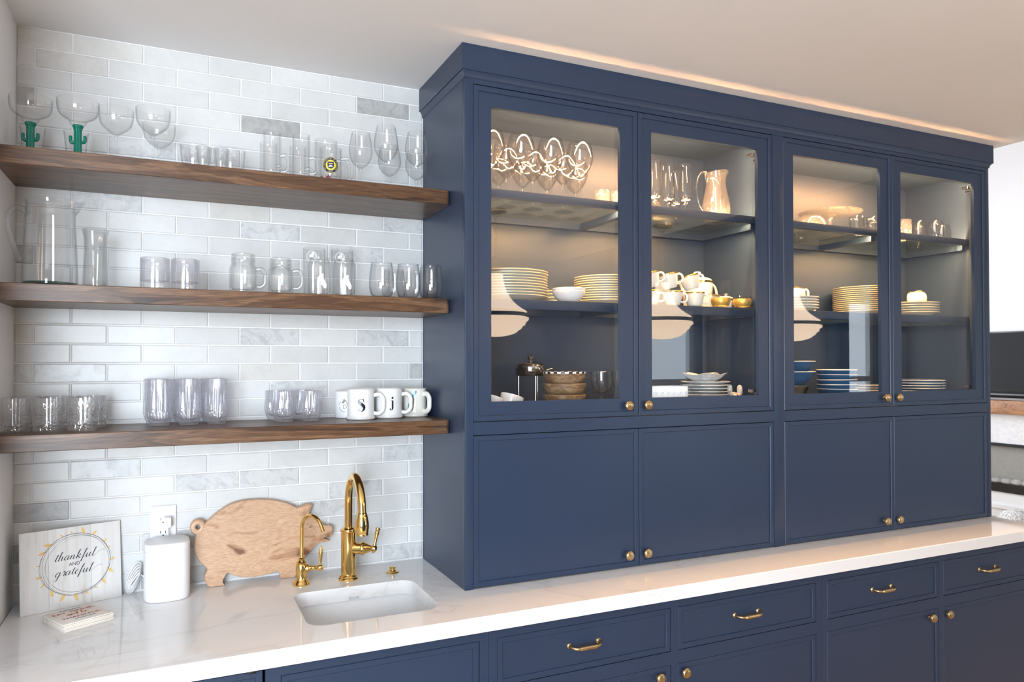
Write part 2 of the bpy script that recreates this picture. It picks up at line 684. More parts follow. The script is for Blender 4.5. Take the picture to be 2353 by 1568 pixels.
struct('floor', MB().box(-3.0, XTV, REAR, 6.0, -0.1, 0.0), 'floor', smooth=0)
struct('ceiling', MB().box(-3.0, 3.262, REAR, 2.52, Z_CEIL, Z_CEIL + 0.25), 'ceil', smooth=0)
struct('ceiling_living', MB().box(3.262, XTV, REAR, 6.0, 3.9, 4.0), 'ceil', smooth=0)
back = struct('wall_back', MB().box(X_WALL - 0.12, XR - 0.03, Y_WALL + 0.003, 2.52, 0, Z_CEIL), 'grout', smooth=0)
struct('wall_left', MB().box(X_WALL - 0.12, X_WALL, 1.72, Y_WALL + 0.003, 0, Z_CEIL), 'wall', smooth=0)
struct('wall_left_return', MB().box(-3.0, X_WALL - 0.12, 1.72, 1.84, 0, Z_CEIL), 'wall', smooth=0)
struct('wall_left_far', MB().box(-3.12, -3.0, REAR, 1.84, 0, Z_CEIL), 'greige', smooth=0)
struct('wall_partition', MB().box(XR - 0.15, XR - 0.03, 2.52, 6.0, 0, 3.9), 'wall', smooth=0)
struct('wall_living_back', MB().box(XR - 0.15, 4.2, 6.0, 6.1, 0, 3.9).box(6.6, XTV + 0.1, 6.0, 6.1, 0, 3.9).box(4.2, 6.6, 6.0, 6.1, 0, 0.9).box(4.2, 6.6, 6.0, 6.1, 3.1, 3.9), 'wall', smooth=0)
struct('window_4', MB().box(4.2, 4.26, 6.01, 6.06, 0.9, 3.1).box(6.54, 6.6, 6.01, 6.06, 0.9, 3.1).box(5.37, 5.43, 6.01, 6.06, 0.9, 3.1).box(4.26, 6.54, 6.01, 6.06, 0.9, 0.96).box(4.26, 6.54, 6.01, 6.06, 3.04, 3.1), 'white', smooth=0)
struct('wall_right', MB().box(XTV, XTV + 0.1, REAR, 6.0, 0, 3.9), 'wall', smooth=0)
struct('wall_ceiling_step', MB().box(3.15, 3.262, REAR, 6.0, Z_CEIL + 0.25, 3.9), 'wall', smooth=0)

# rear wall with three window openings
WIN = [(-2.30, -0.40, 0.50, 2.40), (4.00, 4.80, 0.60, 2.10), (6.95, 7.40, 0.40, 2.30)]
mb = MB()
xs = [-3.0]
for (a, b, z0, z1) in WIN:
    mb.box(xs[-1], a, REAR - 0.12, REAR, 0, 3.9)
    mb.box(a, b, REAR - 0.12, REAR, 0, z0)
    mb.box(a, b, REAR - 0.12, REAR, z1, 3.9)
    xs.append(b)
mb.box(xs[-1], XTV, REAR - 0.12, REAR, 0, 3.9)
struct('wall_rear', mb, 'greige', smooth=0)
for k, (a, b, z0, z1) in enumerate(WIN):
    w = 0.05
    mb = MB()
    mb.box(a, a + w, REAR - 0.09, REAR - 0.03, z0, z1).box(b - w, b, REAR - 0.09, REAR - 0.03, z0, z1)
    mb.box(a + w, b - w, REAR - 0.09, REAR - 0.03, z0, z0 + w).box(a + w, b - w, REAR - 0.09, REAR - 0.03, z1 - w, z1)
    zm = z0 + (z1 - z0) * 0.52
    mb.box(a + w, b - w, REAR - 0.085, REAR - 0.035, zm - 0.03, zm + 0.03)
    if b - a > 1.2:
        mb.box((a + b) / 2 - 0.03, (a + b) / 2 + 0.03, REAR - 0.083, REAR - 0.037, z0 + w, z1 - w)
    struct('window_%d' % (k + 1), mb, 'white', smooth=0)

# ------------------------------------------------------------------ wall tiles (each one an object)
ROW0, PITCH_Z, PITCH_X, GAP = 0.9195, 0.0550, 0.1795, 0.0035
TONE = {(25, -1): 'tile_dark', (27, 5): 'tile_dark', (25, 3): 'tile_dark', (23, 2): 'tile_vein', (28, 0): 'tile_warm', (28, 1): 'tile_warm',
        (20, 1): 'tile_vein', (20, 6): 'tile_vein', (19, 3): 'tile_vein', (18, 5): 'tile_vein', (17, -2): 'tile_dark', (17, -1): 'tile_dark',
        (13, -1): 'tile_warm', (13, 5): 'tile_vein', (11, -1): 'tile_vein', (11, 0): 'tile_vein', (11, 6): 'tile_dark', (10, 4): 'tile_vein',
        (6, 1): 'tile_vein', (6, 6): 'tile_vein', (5, 3): 'tile_vein', (4, 5): 'tile_vein', (4, 0): 'tile_dark', (3, 4): 'tile_vein', (3, -2): 'tile_dark',
        (2, 2): 'tile_vein', (1, -2): 'tile_dark', (0, 2): 'tile_dark', (0, 6): 'tile_vein', (2, 0): 'tile_dark'}


def tile_mesh(w, h, mat):
    c, d = 0.0022, 0.0012
    o = [(0, 0), (w, 0), (w, h), (0, h)]
    i = [(c, c), (w - c, c), (w - c, h - c), (c, h - c)]
    vs = [(x, 0.0, z) for x, z in i] + [(x, d, z) for x, z in o] + [(x, 0.0045, z) for x, z in o]
    fs = [(0, 1, 2, 3)]
    for k in range(4):
        j = (k + 1) % 4
        fs += [(4 + k, 4 + j, j, k), (8 + k, 8 + j, 4 + j, 4 + k)]
    return MB().add(vs, fs).mesh('tile', mat, smooth=0)


tile_cache = {}
for row in range(29):
    z0 = ROW0 + row * PITCH_Z
    z1 = z0 + PITCH_Z - GAP
    off = -0.257 if row % 2 == 0 else -0.3467
    if row == 28:
        z1 = Z_CEIL - 0.003
    for c in range(-2, 8):
        # tile c spans joint c-1 .. c on A rows, c .. c+1 on B rows
        a = off + PITCH_X * (c - 1 if row % 2 == 0 else c)
        b = a + PITCH_X - GAP
        a, b = max(a, X_WALL + 0.002), min(b, XL - 0.003)
        if b - a < 0.006:
            continue
        mat = TONE.get((row, c), None)
        if mat is None:
            q = random.random()
            mat = 'tile' if q < 0.93 else ('tile_warm' if q < 0.98 else 'tile_vein')
        key = (round(b - a, 4), round(z1 - z0, 4), mat)
        if key not in tile_cache:
            tile_cache[key] = tile_mesh(b - a, z1 - z0, mat)
        t = bpy.data.objects.new('tile', tile_cache[key])
        COL.objects.link(t)
        t.parent = back
        t.location = (a, Y_WALL + random.uniform(-0.0006, 0.0006), z0)

# ------------------------------------------------------------------ worktop with sink cut-out
SX0, SX1, SY0, SY1, SR = 0.316, 0.670, 1.893, 2.186, 0.045


def rrect(x0, x1, y0, y1, r, n=8):
    out = []
    for cx, cy, a0 in ((x1 - r, y1 - r, 0), (x0 + r, y1 - r, 90), (x0 + r, y0 + r, 180), (x1 - r, y0 + r, 270)):
        for k in range(n + 1):
            a = math.radians(a0 + 90 * k / n)
            out.append((cx + r * math.cos(a), cy + r * math.sin(a)))
    return out


def slab_with_hole(x0, x1, y0, y1, z0, z1, hole):
    bm = bmesh.new()
    outer = [(x0, y0), (x1, y0), (x1, y1), (x0, y1)]

    def loop(pts, z):
        vs = [bm.verts.new((p[0], p[1], z)) for p in pts]
        es = [bm.edges.new((vs[i], vs[(i + 1) % len(vs)])) for i in range(len(vs))]
        return vs, es
    eases = 0.003
    vo, eo = loop([(x0 + eases, y0 + eases), (x1 - eases, y0 + eases), (x1 - eases, y1), (x0 + eases, y1)], z1)
    vi, ei = loop(hole, z1)
    bmesh.ops.triangle_fill(bm, edges=eo + ei, use_beauty=True)
    vm = [bm.verts.new((p[0], p[1], z1 - eases)) for p in outer]
    vb, eb = loop(outer, z0)
    vj, ej = loop(hole, z0)
    bmesh.ops.triangle_fill(bm, edges=eb + ej, use_beauty=True)
    for A, B in ((vo, vm), (vm, vb), (vi, vj)):
        n = len(A)
        for i in range(n):
            bm.faces.new((A[i], A[(i + 1) % n], B[(i + 1) % n], B[i]))
    return MB().bm(bm)


top = slab_with_hole(X_WALL + 0.001, XR + 0.012, 1.7796, Y_WALL - 0.001, Z_CB, Z_CT, rrect(SX0, SX1, SY0, SY1, SR)).build('worktop', 'quartz', smooth=25)
tag(top, 'long white quartz worktop with faint veins under the hutch and shelves', 'worktop')

# sink bowl
prof_rings = [(0.000, Z_CB - 0.0005, 0.004), (0.003, Z_CB - 0.012, 0.004), (-0.010, Z_CB - 0.13, 0.0), (-0.022, Z_CB - 0.182, 0.0), (-0.055, Z_CB - 0.200, 0.0), (-0.10, Z_CB - 0.204, 0.0)]
vs, fs = [], []
n = None
rings = []
for (grow, z, _) in prof_rings:
    ring = rrect(SX0 - 0.004 - grow, SX1 + 0.004 + grow, SY0 - 0.004 - grow, SY1 + 0.004 + grow, max(SR + grow * 0.4, 0.02))
    n = len(ring)
    rings.append([(x, y, z) for x, y in ring])
outer = [[(x, y, z) for x, y in rrect(SX0 - 0.028, SX1 + 0.028, SY0 - 0.028, SY1 + 0.028, SR + 0.02)] for z in (Z_CB - 0.0005, Z_CB - 0.22)]
allr = [outer[1], outer[0]] + rings
vs = [p for r in allr for p in r]
for k in range(len(allr) - 1):
    for i in range(n):
        j = (i + 1) % n
        fs.append((k * n + i, k * n + j, (k + 1) * n + j, (k + 1) * n + i))
fs.append(tuple((len(allr) - 1) * n + i for i in range(n)))
fs.append(tuple(range(n)))
sink = thing('sink', 'white porcelain undermount bar sink set in the quartz worktop', 'sink', ((SX0 + SX1) / 2, (SY0 + SY1) / 2, Z_CB - 0.22))
SL = Vector(sink.location)
MB().add(vs, fs).xform(Matrix.Translation(-SL)).build('bowl', 'porcelain', sink, smooth=50)
MB().lathe([(0, 0.0), (0.022, 0.0), (0.026, -0.002), (0.026, -0.006), (0, -0.006)], 24).xform(Matrix.Translation(Vector(((SX0 + SX1) / 2, 2.02, Z_CB - 0.196)) - SL)).build('drain', 'steel', sink)
MAT['greyink'] = principled('grey_ink', (0.32, 0.42, 0.50), 0.3)
lp = at_y(812, 1369.5, 2.186)
tx = text_mb('ALLIA', 0.0125)
tx.map(lambda x, y, z: (x, -0.0015 + z * 0.0, z)).xform(Matrix.Translation(Vector((lp.x, 2.1785, lp.z - 0.004)) - SL)).build('printed_mark', 'greyink', sink, smooth=0)

# ------------------------------------------------------------------ knobs, pulls, panelled fronts
KNOB = MB().lathe([(0, 0), (0.0075, 0), (0.0068, 0.003), (0.0048, 0.007), (0.0052, 0.011), (0.0125, 0.0125), (0.0150, 0.0138), (0.0155, 0.0165), (0.0145, 0.0185),
                   (0.0133, 0.0188), (0.0133, 0.0200), (0.0138, 0.0215), (0.0125, 0.0232), (0.0108, 0.0236), (0.0104, 0.0252), (0.0085, 0.0262), (0, 0.0268)], 28).xform(Matrix.Rotation(math.radians(90), 4, 'X')).mesh('knob', 'satin')


def knob(parent, x, z, y):
    o = bpy.data.objects.new('knob', KNOB)
    COL.objects.link(o)
    o.parent = parent
    o.location = (x, y, z)
    return o


pm = MB()
pp = [(-0.048, 0, 0), (-0.048, -0.010, 0), (-0.046, -0.018, -0.001), (-0.040, -0.024, -0.002), (-0.031, -0.027, -0.003), (-0.024, -0.0275, -0.003), (0.024, -0.0275, -0.003), (0.031, -0.027, -0.003), (0.040, -0.024, -0.002), (0.046, -0.018, -0.001), (0.048, -0.010, 0), (0.048, 0, 0)]
pm.tube(pp, [0.0062, 0.0045, 0.0042, 0.0044, 0.0048, 0.0050, 0.0050, 0.0048, 0.0044, 0.0042, 0.0045, 0.0062], 12)
pm.tube([(-0.028, -0.0275, -0.003), (-0.0265, -0.0275, -0.003), (0.0265, -0.0275, -0.003), (0.028, -0.0275, -0.003)], [0.0052, 0.0066, 0.0066, 0.0052], 14)
for s in (-1, 1):
    pm.lathe([(0, 0), (0.0085, 0), (0.0085, 0.003), (0.006, 0.005), (0, 0.005)], 16, c=(0, 0, 0))
    k = 17 * 2 + 0
PULL = MB()
PULL.tube(pp, [0.0062, 0.0045, 0.0042, 0.0044, 0.0048, 0.0050, 0.0050, 0.0048, 0.0044, 0.0042, 0.0045, 0.0062], 12)
PULL.tube([(-0.028, -0.0275, -0.003), (-0.0265, -0.0275, -0.003), (0.0265, -0.0275, -0.003), (0.028, -0.0275, -0.003)], [0.0052, 0.0066, 0.0066, 0.0052], 14)
for s in (-1, 1):
    PULL.tube([(s * 0.048, 0, 0), (s * 0.048, -0.003, 0), (s * 0.048, -0.006, 0)], [0.0085, 0.0085, 0.0055], 16)
PULL = PULL.mesh('pull_handle', 'satin')


def pull(parent, x, z, y):
    o = bpy.data.objects.new('pull_handle', PULL)
    COL.objects.link(o)
    o.parent = parent
    o.location = (x, y, z)
    return o


def front_panel(x0, x1, z0, z1, y, thick=0.019, rim=0.0145, recess=0.0045, opening=None):
    """Cabinet front with a slim raised rim around a recessed flat field; opening=(x0,x1,z0,z1) cuts a light for glass."""
    def rect(i, yy):
        return [(x0 + i, yy, z0 + i), (x1 - i, yy, z0 + i), (x1 - i, yy, z1 - i), (x0 + i, yy, z1 - i)]
    rings = [rect(0, y + thick), rect(0, y + 0.0012), rect(0.0012, y), rect(rim, y), rect(rim + 0.0016, y + 0.0016), rect(rim + 0.0022, y + recess)]
    if opening:
        a, b, c, d = opening
        rings.append([(a, y + recess, c), (b, y + recess, c), (b, y + recess, d), (a, y + recess, d)])
        rings.append([(a, y + thick, c), (b, y + thick, c), (b, y + thick, d), (a, y + thick, d)])
    vs = [p for r in rings for p in r]
    fs = []
    for k in range(len(rings) - 1):
        for i in range(4):
            j = (i + 1) % 4
            fs.append((k * 4 + i, k * 4 + j, k * 4 + 4 + j, k * 4 + 4 + i))
    m = (len(rings) - 1) * 4
    if opening:
        for i in range(4):
            j = (i + 1) % 4
            fs.append((m + i, m + j, j, i))
    else:
        fs.append((m, m + 1, m + 2, m + 3))
        fs.append((3, 2, 1, 0))
    return MB().add(vs, fs)


# ------------------------------------------------------------------ hutch
hutch = thing('hutch_cabinet', 'tall navy hutch with four lit glass doors standing on the white worktop', 'cabinet', (0, 0, 0))
ZB = Z_CT + 0.0006
XI0, XI1, XI2, XI3 = 0.8037, 1.967, 2.0184, 3.1778       # inner faces of the two bays
YB = 2.38
Z_TOP, Z_FLOOR = 2.402, 1.400
MB().box(XL, XI0, YF + 0.02, Y_WALL - 0.001, ZB, Z_CEIL - 0.001).build('side_panel', 'navy', hutch, smooth=0)
MB().box(XI3, XR, YF + 0.02, Y_WALL - 0.001, ZB, Z_CEIL - 0.001).build('side_panel', 'navy', hutch, smooth=0)
MB().box(XI1, XI2, YF + 0.02, YB, ZB, Z_TOP).build('divider_panel', 'navy', hutch, smooth=0)
MB().box(XI0, XI3, YB, Y_WALL - 0.001, ZB, Z_TOP).build('back_panel', 'navy', hutch, smooth=0)
MB().box(XI0, XI3, YF + 0.02, Y_WALL - 0.001, Z_TOP, Z_TOP + 0.02).build('top_panel', 'navy', hutch, smooth=0)
for a, b in ((XI0, XI1), (XI2, XI3)):
    MB().box(a, b, YF + 0.0005, YB, Z_FLOOR - 0.02, Z_FLOOR).build('bottom_panel', 'navy', hutch, smooth=0)
U_T, U_B, L_T, L_B = 2.4035, 1.404, 1.3651, 0.9173
G_T, G_B = 2.3439, 1.4621
BV = 0.0010
MB().box(XL, XI0, YF, YF + 0.02, ZB, 2.44, BV).build('stile', 'navy', hutch)
MB().box(XI1, XI2, YF, YF + 0.02, ZB, U_T, BV).build('stile', 'navy', hutch)
MB().box(XI3, XR, YF, YF + 0.02, ZB, 2.44, BV).build('stile', 'navy', hutch)
MB().box(XI0, XI3, YF, YF + 0.02, U_T, 2.46, 0).build('rail', 'navy', hutch, smooth=0)
for a, b in ((XI0, XI1), (XI2, XI3)):
    MB().box(a, b, YF, YF + 0.0195, L_T, U_B - 0.0008, 0).build('rail', 'navy', hutch, smooth=0)
# crown: flat fascia with a small cove moulding under it, returned on the sides
oh = 0.0141
cr = MB()
ZC0 = 2.4367
prof = [(0.0, ZC0 - 0.020), (0.003, ZC0 - 0.018), (0.004, ZC0 - 0.010), (0.008, ZC0 - 0.004), (0.010, ZC0), (oh, ZC0), (oh, Z_CEIL - 0.0008)]
vs, fs = [], []
for (d, z) in prof:
    vs += [(XL - d, Y_WALL - 0.001, z), (XL - d, YF - d, z), (XR + d, YF - d, z), (XR + d, Y_WALL - 0.001, z)]
for k in range(len(prof) - 1):
    for i in range(3):
        fs.append((k * 4 + i, k * 4 + i + 1, k * 4 + 5 + i, k * 4 + 4 + i))
m = (len(prof) - 1) * 4
fs.append((m, m + 1, m + 2, m + 3))
cr.add(vs, fs).build('crown_moulding', 'navy', hutch, smooth=30)

G = 0.0013
doors_u = [(XI0, 1.386, 0.8629, 1.3189), (1.386, XI1, 1.441, 1.9026), (XI2, 2.5947, 2.0722, 2.5329), (2.5947, XI3, 2.6499, 3.1102)]
kx = [1.3413, 1.4157, 2.5467, 2.6163]
HINGE = MB().box(-0.030, 0.0, 0.0, 0.012, -0.010, 0.010, 0.002).box(-0.052, -0.026, 0.012, 0.040, -0.006, 0.006, 0.002).box(-0.014, -0.002, 0.010, 0.050, -0.018, -0.006, 0.002).mesh('hinge', 'steel')
for i, (a, b, ga, gb) in enumerate(doors_u):
    d = front_panel(a + G, b - G, U_B + G, U_T - G * 1.6, YF, opening=(ga, gb, G_B, G_T)).build('glass_door', 'navy', hutch, smooth=25)
    MB().box(ga - 0.004, gb + 0.004, YF + 0.0192, YF + 0.0232, G_B - 0.004, G_T + 0.004).build('pane', 'pane', d, smooth=0)
    knob(d, kx[i], 1.4395, YF + 0.0045)
    for zz in (2.335, 1.475):
        h = bpy.data.objects.new('hinge', HINGE)
        COL.objects.link(h)
        h.parent = d
        right = i in (1, 3)
        h.location = (b - 0.008 if right else a + 0.008, YF + 0.024, zz)
        h.scale = (1 if right else -1, 1, 1)
kx2 = [1.3411, 1.4118, 2.541, 2.6129]
for i, (a, b, ga, gb) in enumerate(doors_u):
    d = front_panel(a + G, b - G, L_B + 0.0005, L_T - G * 1.6, YF).build('door', 'navy', hutch, smooth=25)
    knob(d, kx2[i], 0.9563, YF + 0.0045)
# framed glass shelves and led strips
Y_SH = 2.075
Z_SH = [2.118, 1.778]
for a, b in ((XI0, XI1), (XI2, XI3)):
    for j, zt in enumerate(Z_SH):
        zb = zt - (0.026 if j == 0 else 0.031)
        gd = 0.016 if j == 0 else 0.0
        zr = zt - 0.0085 - gd
        s = MB().box(a + 0.001, b - 0.001, Y_SH, Y_SH + 0.016, zb, zt, 0.001).build('shelf', 'navy', hutch)
        MB().box(a + 0.001, b - 0.001, Y_SH + 0.0165, YB - 0.001, zt - 0.008 - gd, zt - 0.0005 - gd).build('glass_panel', 'shelfglass', s, smooth=0)
        MB().box(a + 0.001, b - 0.001, YB - 0.022, YB - 0.001, zr - 0.022, zr).build('back_rail', 'navy', s, smooth=0)
        MB().box(a + 0.001, a + 0.020, Y_SH + 0.0165, YB - 0.0225, zr - 0.022, zr).build('side_rail', 'navy', s, smooth=0)
        MB().box(b - 0.020, b - 0.001, Y_SH + 0.0165, YB - 0.0225, zr - 0.022, zr).build('side_rail', 'navy', s, smooth=0)
        xm = (a + b) / 2
        MB().box(xm - 0.013, xm + 0.013, Y_SH + 0.0165, YB - 0.0225, zr - 0.022, zr).build('cross_bar', 'navy', s, smooth=0)
    MB().box(a + 0.03, b - 0.03, Y_SH + 0.0170, Y_SH + 0.0225, Z_SH[0] - 0.0160, Z_SH[0] - 0.0135).build('led_strip', 'shelf_led', hutch, smooth=0)
    MB().box(a + 0.03, b - 0.03, YF + 0.032, YF + 0.046, Z_TOP - 0.0040, Z_TOP - 0.0010).build('led_strip', 'led', hutch, smooth=0)
    MB().box(a + 0.0005, b - 0.0005, YF + 0.0245, YF + 0.0285, Z_TOP - 0.014, Z_TOP - 0.0002).build('added_light_stop', 'navy', hutch, smooth=0)  # unseen strip added to keep LED light from leaking over the doors

# ------------------------------------------------------------------ base cabinets
YL = 1.82
W_T, W_B, B_T = 0.8364, 0.7043, 0.6643
TOE = 0.10


def base_unit(name, label, x0, x1, bays, sink_unit=False):
    """bays: (drawer x0, x1, knob side)."""
    u = thing(name, label, 'cabinet', (0, 0, 0))
    ztop = Z_CB - 0.001
    MB().box(x0, x0 + 0.018, YL + 0.02, Y_WALL - 0.002, TOE, ztop).build('side_panel', 'navy', u, smooth=0)
    MB().box(x1 - 0.018, x1, YL + 0.02, Y_WALL - 0.002, TOE, ztop).build('side_panel', 'navy', u, smooth=0)
    MB().box(x0 + 0.018, x1 - 0.018, YL + 0.02, Y_WALL - 0.002, TOE, TOE + 0.018).build('bottom_panel', 'navy', u, smooth=0)
    MB().box(x0, x1, YL + 0.07, YL + 0.09, 0.0005, TOE).build('toe_kick', 'navy', u, smooth=0)
    edges = [x0] + [e for b in bays for e in b[:2]] + [x1]
    for k in range(0, len(edges), 2):
        MB().box(edges[k], edges[k + 1], YL, YL + 0.02, TOE, ztop, 0).build('stile', 'navy', u, smooth=0)
    for (a, b, side) in bays:
        MB().box(a, b, YL, YL + 0.0198, W_T, ztop).build('rail', 'navy', u, smooth=0)
        if not sink_unit:
            MB().box(a, b, YL, YL + 0.0198, B_T, W_B).build('rail', 'navy', u, smooth=0)
        MB().box(a, b, YL, YL + 0.0198, TOE, TOE + 0.03).build('rail', 'navy', u, smooth=0)
        if sink_unit:
            front_panel(a + G, b - G, TOE + 0.031, W_T - G, YL).build('door', 'navy', u, smooth=25)
            continue
        d = front_panel(a + G, b - G, W_B + G, W_T - G, YL).build('drawer', 'navy', u, smooth=25)
        pull(d, (a + b) / 2 - 0.014, 0.777, YL + 0.0045)
        d = front_panel(a + G, b - G, TOE + 0.031, B_T - G, YL).build('door', 'navy', u, smooth=25)
        knob(d, (b - 0.045) if side > 0 else (a + 0.021 + 0.024 * 0), 0.636, YL + 0.0045)
    return u


base_unit('base_cabinet', 'navy panelled sink base cabinet directly beneath the bar sink', 0.2035, 0.7738, [(0.2387, 0.748, 1)], True)
base_unit('base_cabinet', 'navy base cabinet with two brass-handled drawers beside the sink base', 0.7746, 1.9963, [(0.7994, 1.3723, 1), (1.4002, 1.9713, -1)])
base_unit('base_cabinet', 'navy base cabinet with two brass-handled drawers at the open end of the worktop', 1.9971, XR, [(2.022, 2.5926, 1), (2.62, 3.176, -1)])
ap = thing('undercounter_fridge', 'panelled navy undercounter fridge with dark hinge below the worktop', 'fridge', (0, 0, 0))
MB().box(X_WALL + 0.02, 0.194, YL + 0.03, Y_WALL - 0.01, 0.03, Z_CB - 0.01).build('body', 'black', ap, smooth=0)
d = front_panel(X_WALL + 0.005, 0.197, 0.11, 0.858, YL - 0.004, thick=0.03).build('door', 'navy', ap, smooth=25)
MB().box(0.155, 0.19, YL - 0.008, YL + 0.02, 0.859, 0.868, 0.002).box(0.165, 0.183, YL - 0.006, YL + 0.006, 0.853, 0.86, 0.001).build('hinge', 'black', ap)

# ------------------------------------------------------------------ floating shelves
Y_S = 2.124
SH = [(2.110, 2.066, 'shelf', 'top'), (1.775, 1.731, 'shelf', 'middle'), (1.403, 1.361, 'shelf3', 'lowest')]
SH_LAB = ['dark brown oak floating shelf, topmost on the tiled wall', 'dark brown oak floating shelf in the middle of the tiled wall', 'dark brown oak floating shelf, lowest on the tiled wall']
for (zt, zb, mat, nm), lab in zip(SH, SH_LAB):
    r = 0.014
    pts = [(X_WALL + 0.001, Y_WALL - 0.001), (X_WALL + 0.001, Y_S)]
    for k in range(7):
        a = math.radians(-90 + 90 * k / 6)
        pts.append((XL - 0.001 - r + r * math.cos(a), Y_S + r + r * math.sin(a)))
    pts.append((XL - 0.001, Y_WALL - 0.001))
    n = len(pts)
    e = 0.0015
    rings = [(zb, 0), (zb + e, e), (zt - e, e), (zt, 0)]
    cx, cy = sum(p[0] for p in pts) / n, sum(p[1] for p in pts) / n
    vs, fs = [], []
    for z, g in rings:
        for p in pts:
            vs.append((p[0], p[1] + (e - g if p[1] < 2.2 else 0), z))
    for k in range(3):
        for i in range(n):
            j = (i + 1) % n
            fs.append((k * n + i, k * n + j, k * n + n + j, k * n + n + i))
    fs += [tuple(range(n)), tuple(3 * n + i for i in range(n - 1, -1, -1))]
    o = MB().add(vs, fs).build('floating_shelf', mat, smooth=30)
    tag(o, lab, 'shelf')
Z1, Z2, Z3 = SH[0][0] + 0.0005, SH[1][0] + 0.0005, SH[2][0] + 0.0005


# ------------------------------------------------------------------ glassware builders
def vessel(profile_out, wall, floor_t):
    """Closed section of a vessel from its outer profile [(r, z)...] bottom to top: wall thickness, floor thickness."""
    inner = [(max(r - wall, 0.0005), z) for r, z in profile_out if z > floor_t + 0.002]
    rb = inner[0][0] if inner else 0.01
    return [(0, 0)] + profile_out + [(profile_out[-1][0] - wall * 0.5, profile_out[-1][1] + wall * 0.4)] + inner[::-1] + [(rb * 0.85, floor_t + 0.0008), (0, floor_t)]


def interp(prof, n=4):
    lo = min(p[1] for p in prof)
    return [(max(p[0], 0), max(p[1], lo)) for p in smooth_path(prof, n)]


def wine_glass(name, label, cat, loc, bowl, stem_z, stem_r=0.0035, foot_r=0.036, wall=0.0012, bowlmat='thin', rest='thin', group=None, cut=0):
    """bowl: outer profile (r, z) from the stem to the rim."""
    t = thing(name, label, cat, loc, 0, group)
    bp = interp(bowl, 4)
    inner = [(max(r - wall, 0), z + wall) for r, z in bp if r > 0.008]
    prof = bp + [(bp[-1][0] - wall / 2, bp[-1][1] + wall / 2)] + inner[::-1] + [(0, inner[0][1] - 0.001)]
    prof = [(0, bp[0][1])] + prof
    mod = None
    if cut:
        zc0, zc1 = bowl[0][1], bowl[0][1] + (bowl[-1][1] - bowl[0][1]) * 0.45
        mod = lambda r, z, a: r * (1 - (0.05 * max(0, 1 - (z - zc0) / (zc1 - zc0)) * (0.5 + 0.5 * math.cos(a * cut))) if z < zc1 else 1)
    MB().lathe(prof, 40 if not cut else 72, mod).build('bowl', bowlmat, t, smooth=35 if cut else 60)
    st = interp([(foot_r * 0.55, 0.0035), (stem_r * 2.0, 0.010), (stem_r * 1.05, 0.022), (stem_r, stem_z * 0.5), (stem_r * 1.1, stem_z * 0.85), (max(stem_r * 1.8, bowl[0][0]), bowl[0][1] + 0.001)], 3)
    MB().lathe([(0, 0.0034)] + st + [(0, st[-1][1])], 16).build('stem', rest, t, smooth=60)
    MB().lathe([(0, 0), (foot_r - 0.001, 0), (foot_r, 0.0008), (foot_r - 0.001, 0.0016), (foot_r * 0.55, 0.0035), (0, 0.0036)], 32).build('foot', rest, t, smooth=50)
    return t


def handle_path(r0, z0, z1, out, n=6, square=0.5):
    """D-shaped handle in the xz plane from (r0, z1) round to (r0, z0)."""
    pts = [(r0 - 0.002, 0, z1), (r0 + out * 0.55, 0, z1 + 0.002), (r0 + out * 0.95, 0, z1 - (z1 - z0) * 0.18), (r0 + out, 0, (z0 + z1) / 2), (r0 + out * 0.93, 0, z0 + (z1 - z0) * 0.18), (r0 + out * 0.5, 0, z0 - 0.001), (r0 - 0.002, 0, z0)]
    return smooth_path(pts, n)


def spot(cx, cy, Z=None, Y=None):
    p = at_z(cx, cy, Z) if Y is None else at_y(cx, cy, Y)
    return p


def mpp(x, y, z):
    """Metres per photo pixel at a point."""
    return (Vector((x, y, z)) - CAM_O).dot(FWD) / F_PX


TOPSH, MIDSH, LOWSH = 'on the topmost wooden shelf', 'on the middle wooden shelf', 'on the lowest wooden shelf'

# ---- topmost shelf: two cactus-stem margarita glasses
marg_bowl = [(0.009, 0.084), (0.017, 0.088), (0.0205, 0.095), (0.024, 0.101), (0.037, 0.108), (0.0455, 0.118), (0.0485, 0.133), (0.049, 0.150)]


def margarita(label, loc):
    t = thing('margarita_glass', label, 'glass', loc, facing(loc[0], loc[1]) + PI / 2)
    bp = interp(marg_bowl, 4)
    w = 0.0016
    prof = [(0, bp[0][1])] + bp + [(bp[-1][0] - w / 2, bp[-1][1] + w / 2)] + [(r - w, z + w * 0.6) for r, z in bp[::-1] if r > 0.012] + [(0, bp[0][1] + 0.004)]
    MB().lathe(prof, 48).build('bowl', 'thin', t, smooth=60)
    s = MB()
    rib = lambda r, z, a: r * (1 + 0.06 * math.cos(a * 12))
    s.lathe([(0, 0.003)] + interp([(0.013, 0.004), (0.0095, 0.012), (0.0088, 0.03), (0.0088, 0.07), (0.0105, 0.079), (0.0125, 0.084), (0.0115, 0.087)], 3) + [(0, 0.087)], 48, rib)
    st = s.build('stem', 'teal', t, smooth=50)
    for sx, dz in ((-1, 0.0), (1, 0.004)):
        pth = smooth_path([(sx * 0.007, 0, 0.040 + dz), (sx * 0.014, 0, 0.041 + dz), (sx * 0.0165, 0, 0.048 + dz), (sx * 0.016, 0, 0.058 + dz)], 4)
        MB().tube(pth, [0.0042] * (len(pth) - 1) + [0.0025], 10).build('arm', 'teal', st)
    MB().lathe([(0, 0), (0.033, 0), (0.034, 0.001), (0.027, 0.003), (0.013, 0.0045), (0, 0.0045)], 36).build('foot', 'thin', t, smooth=50)
    return t


p = spot(70, 300, Y=2.225)
margarita('margarita glass with green cactus stem beside the left wall', (p.x, p.y, Z1))
p = spot(179, 300, Y=2.200)
margarita('margarita glass with green cactus stem next to plain stemmed glasses', (p.x, p.y, Z1))


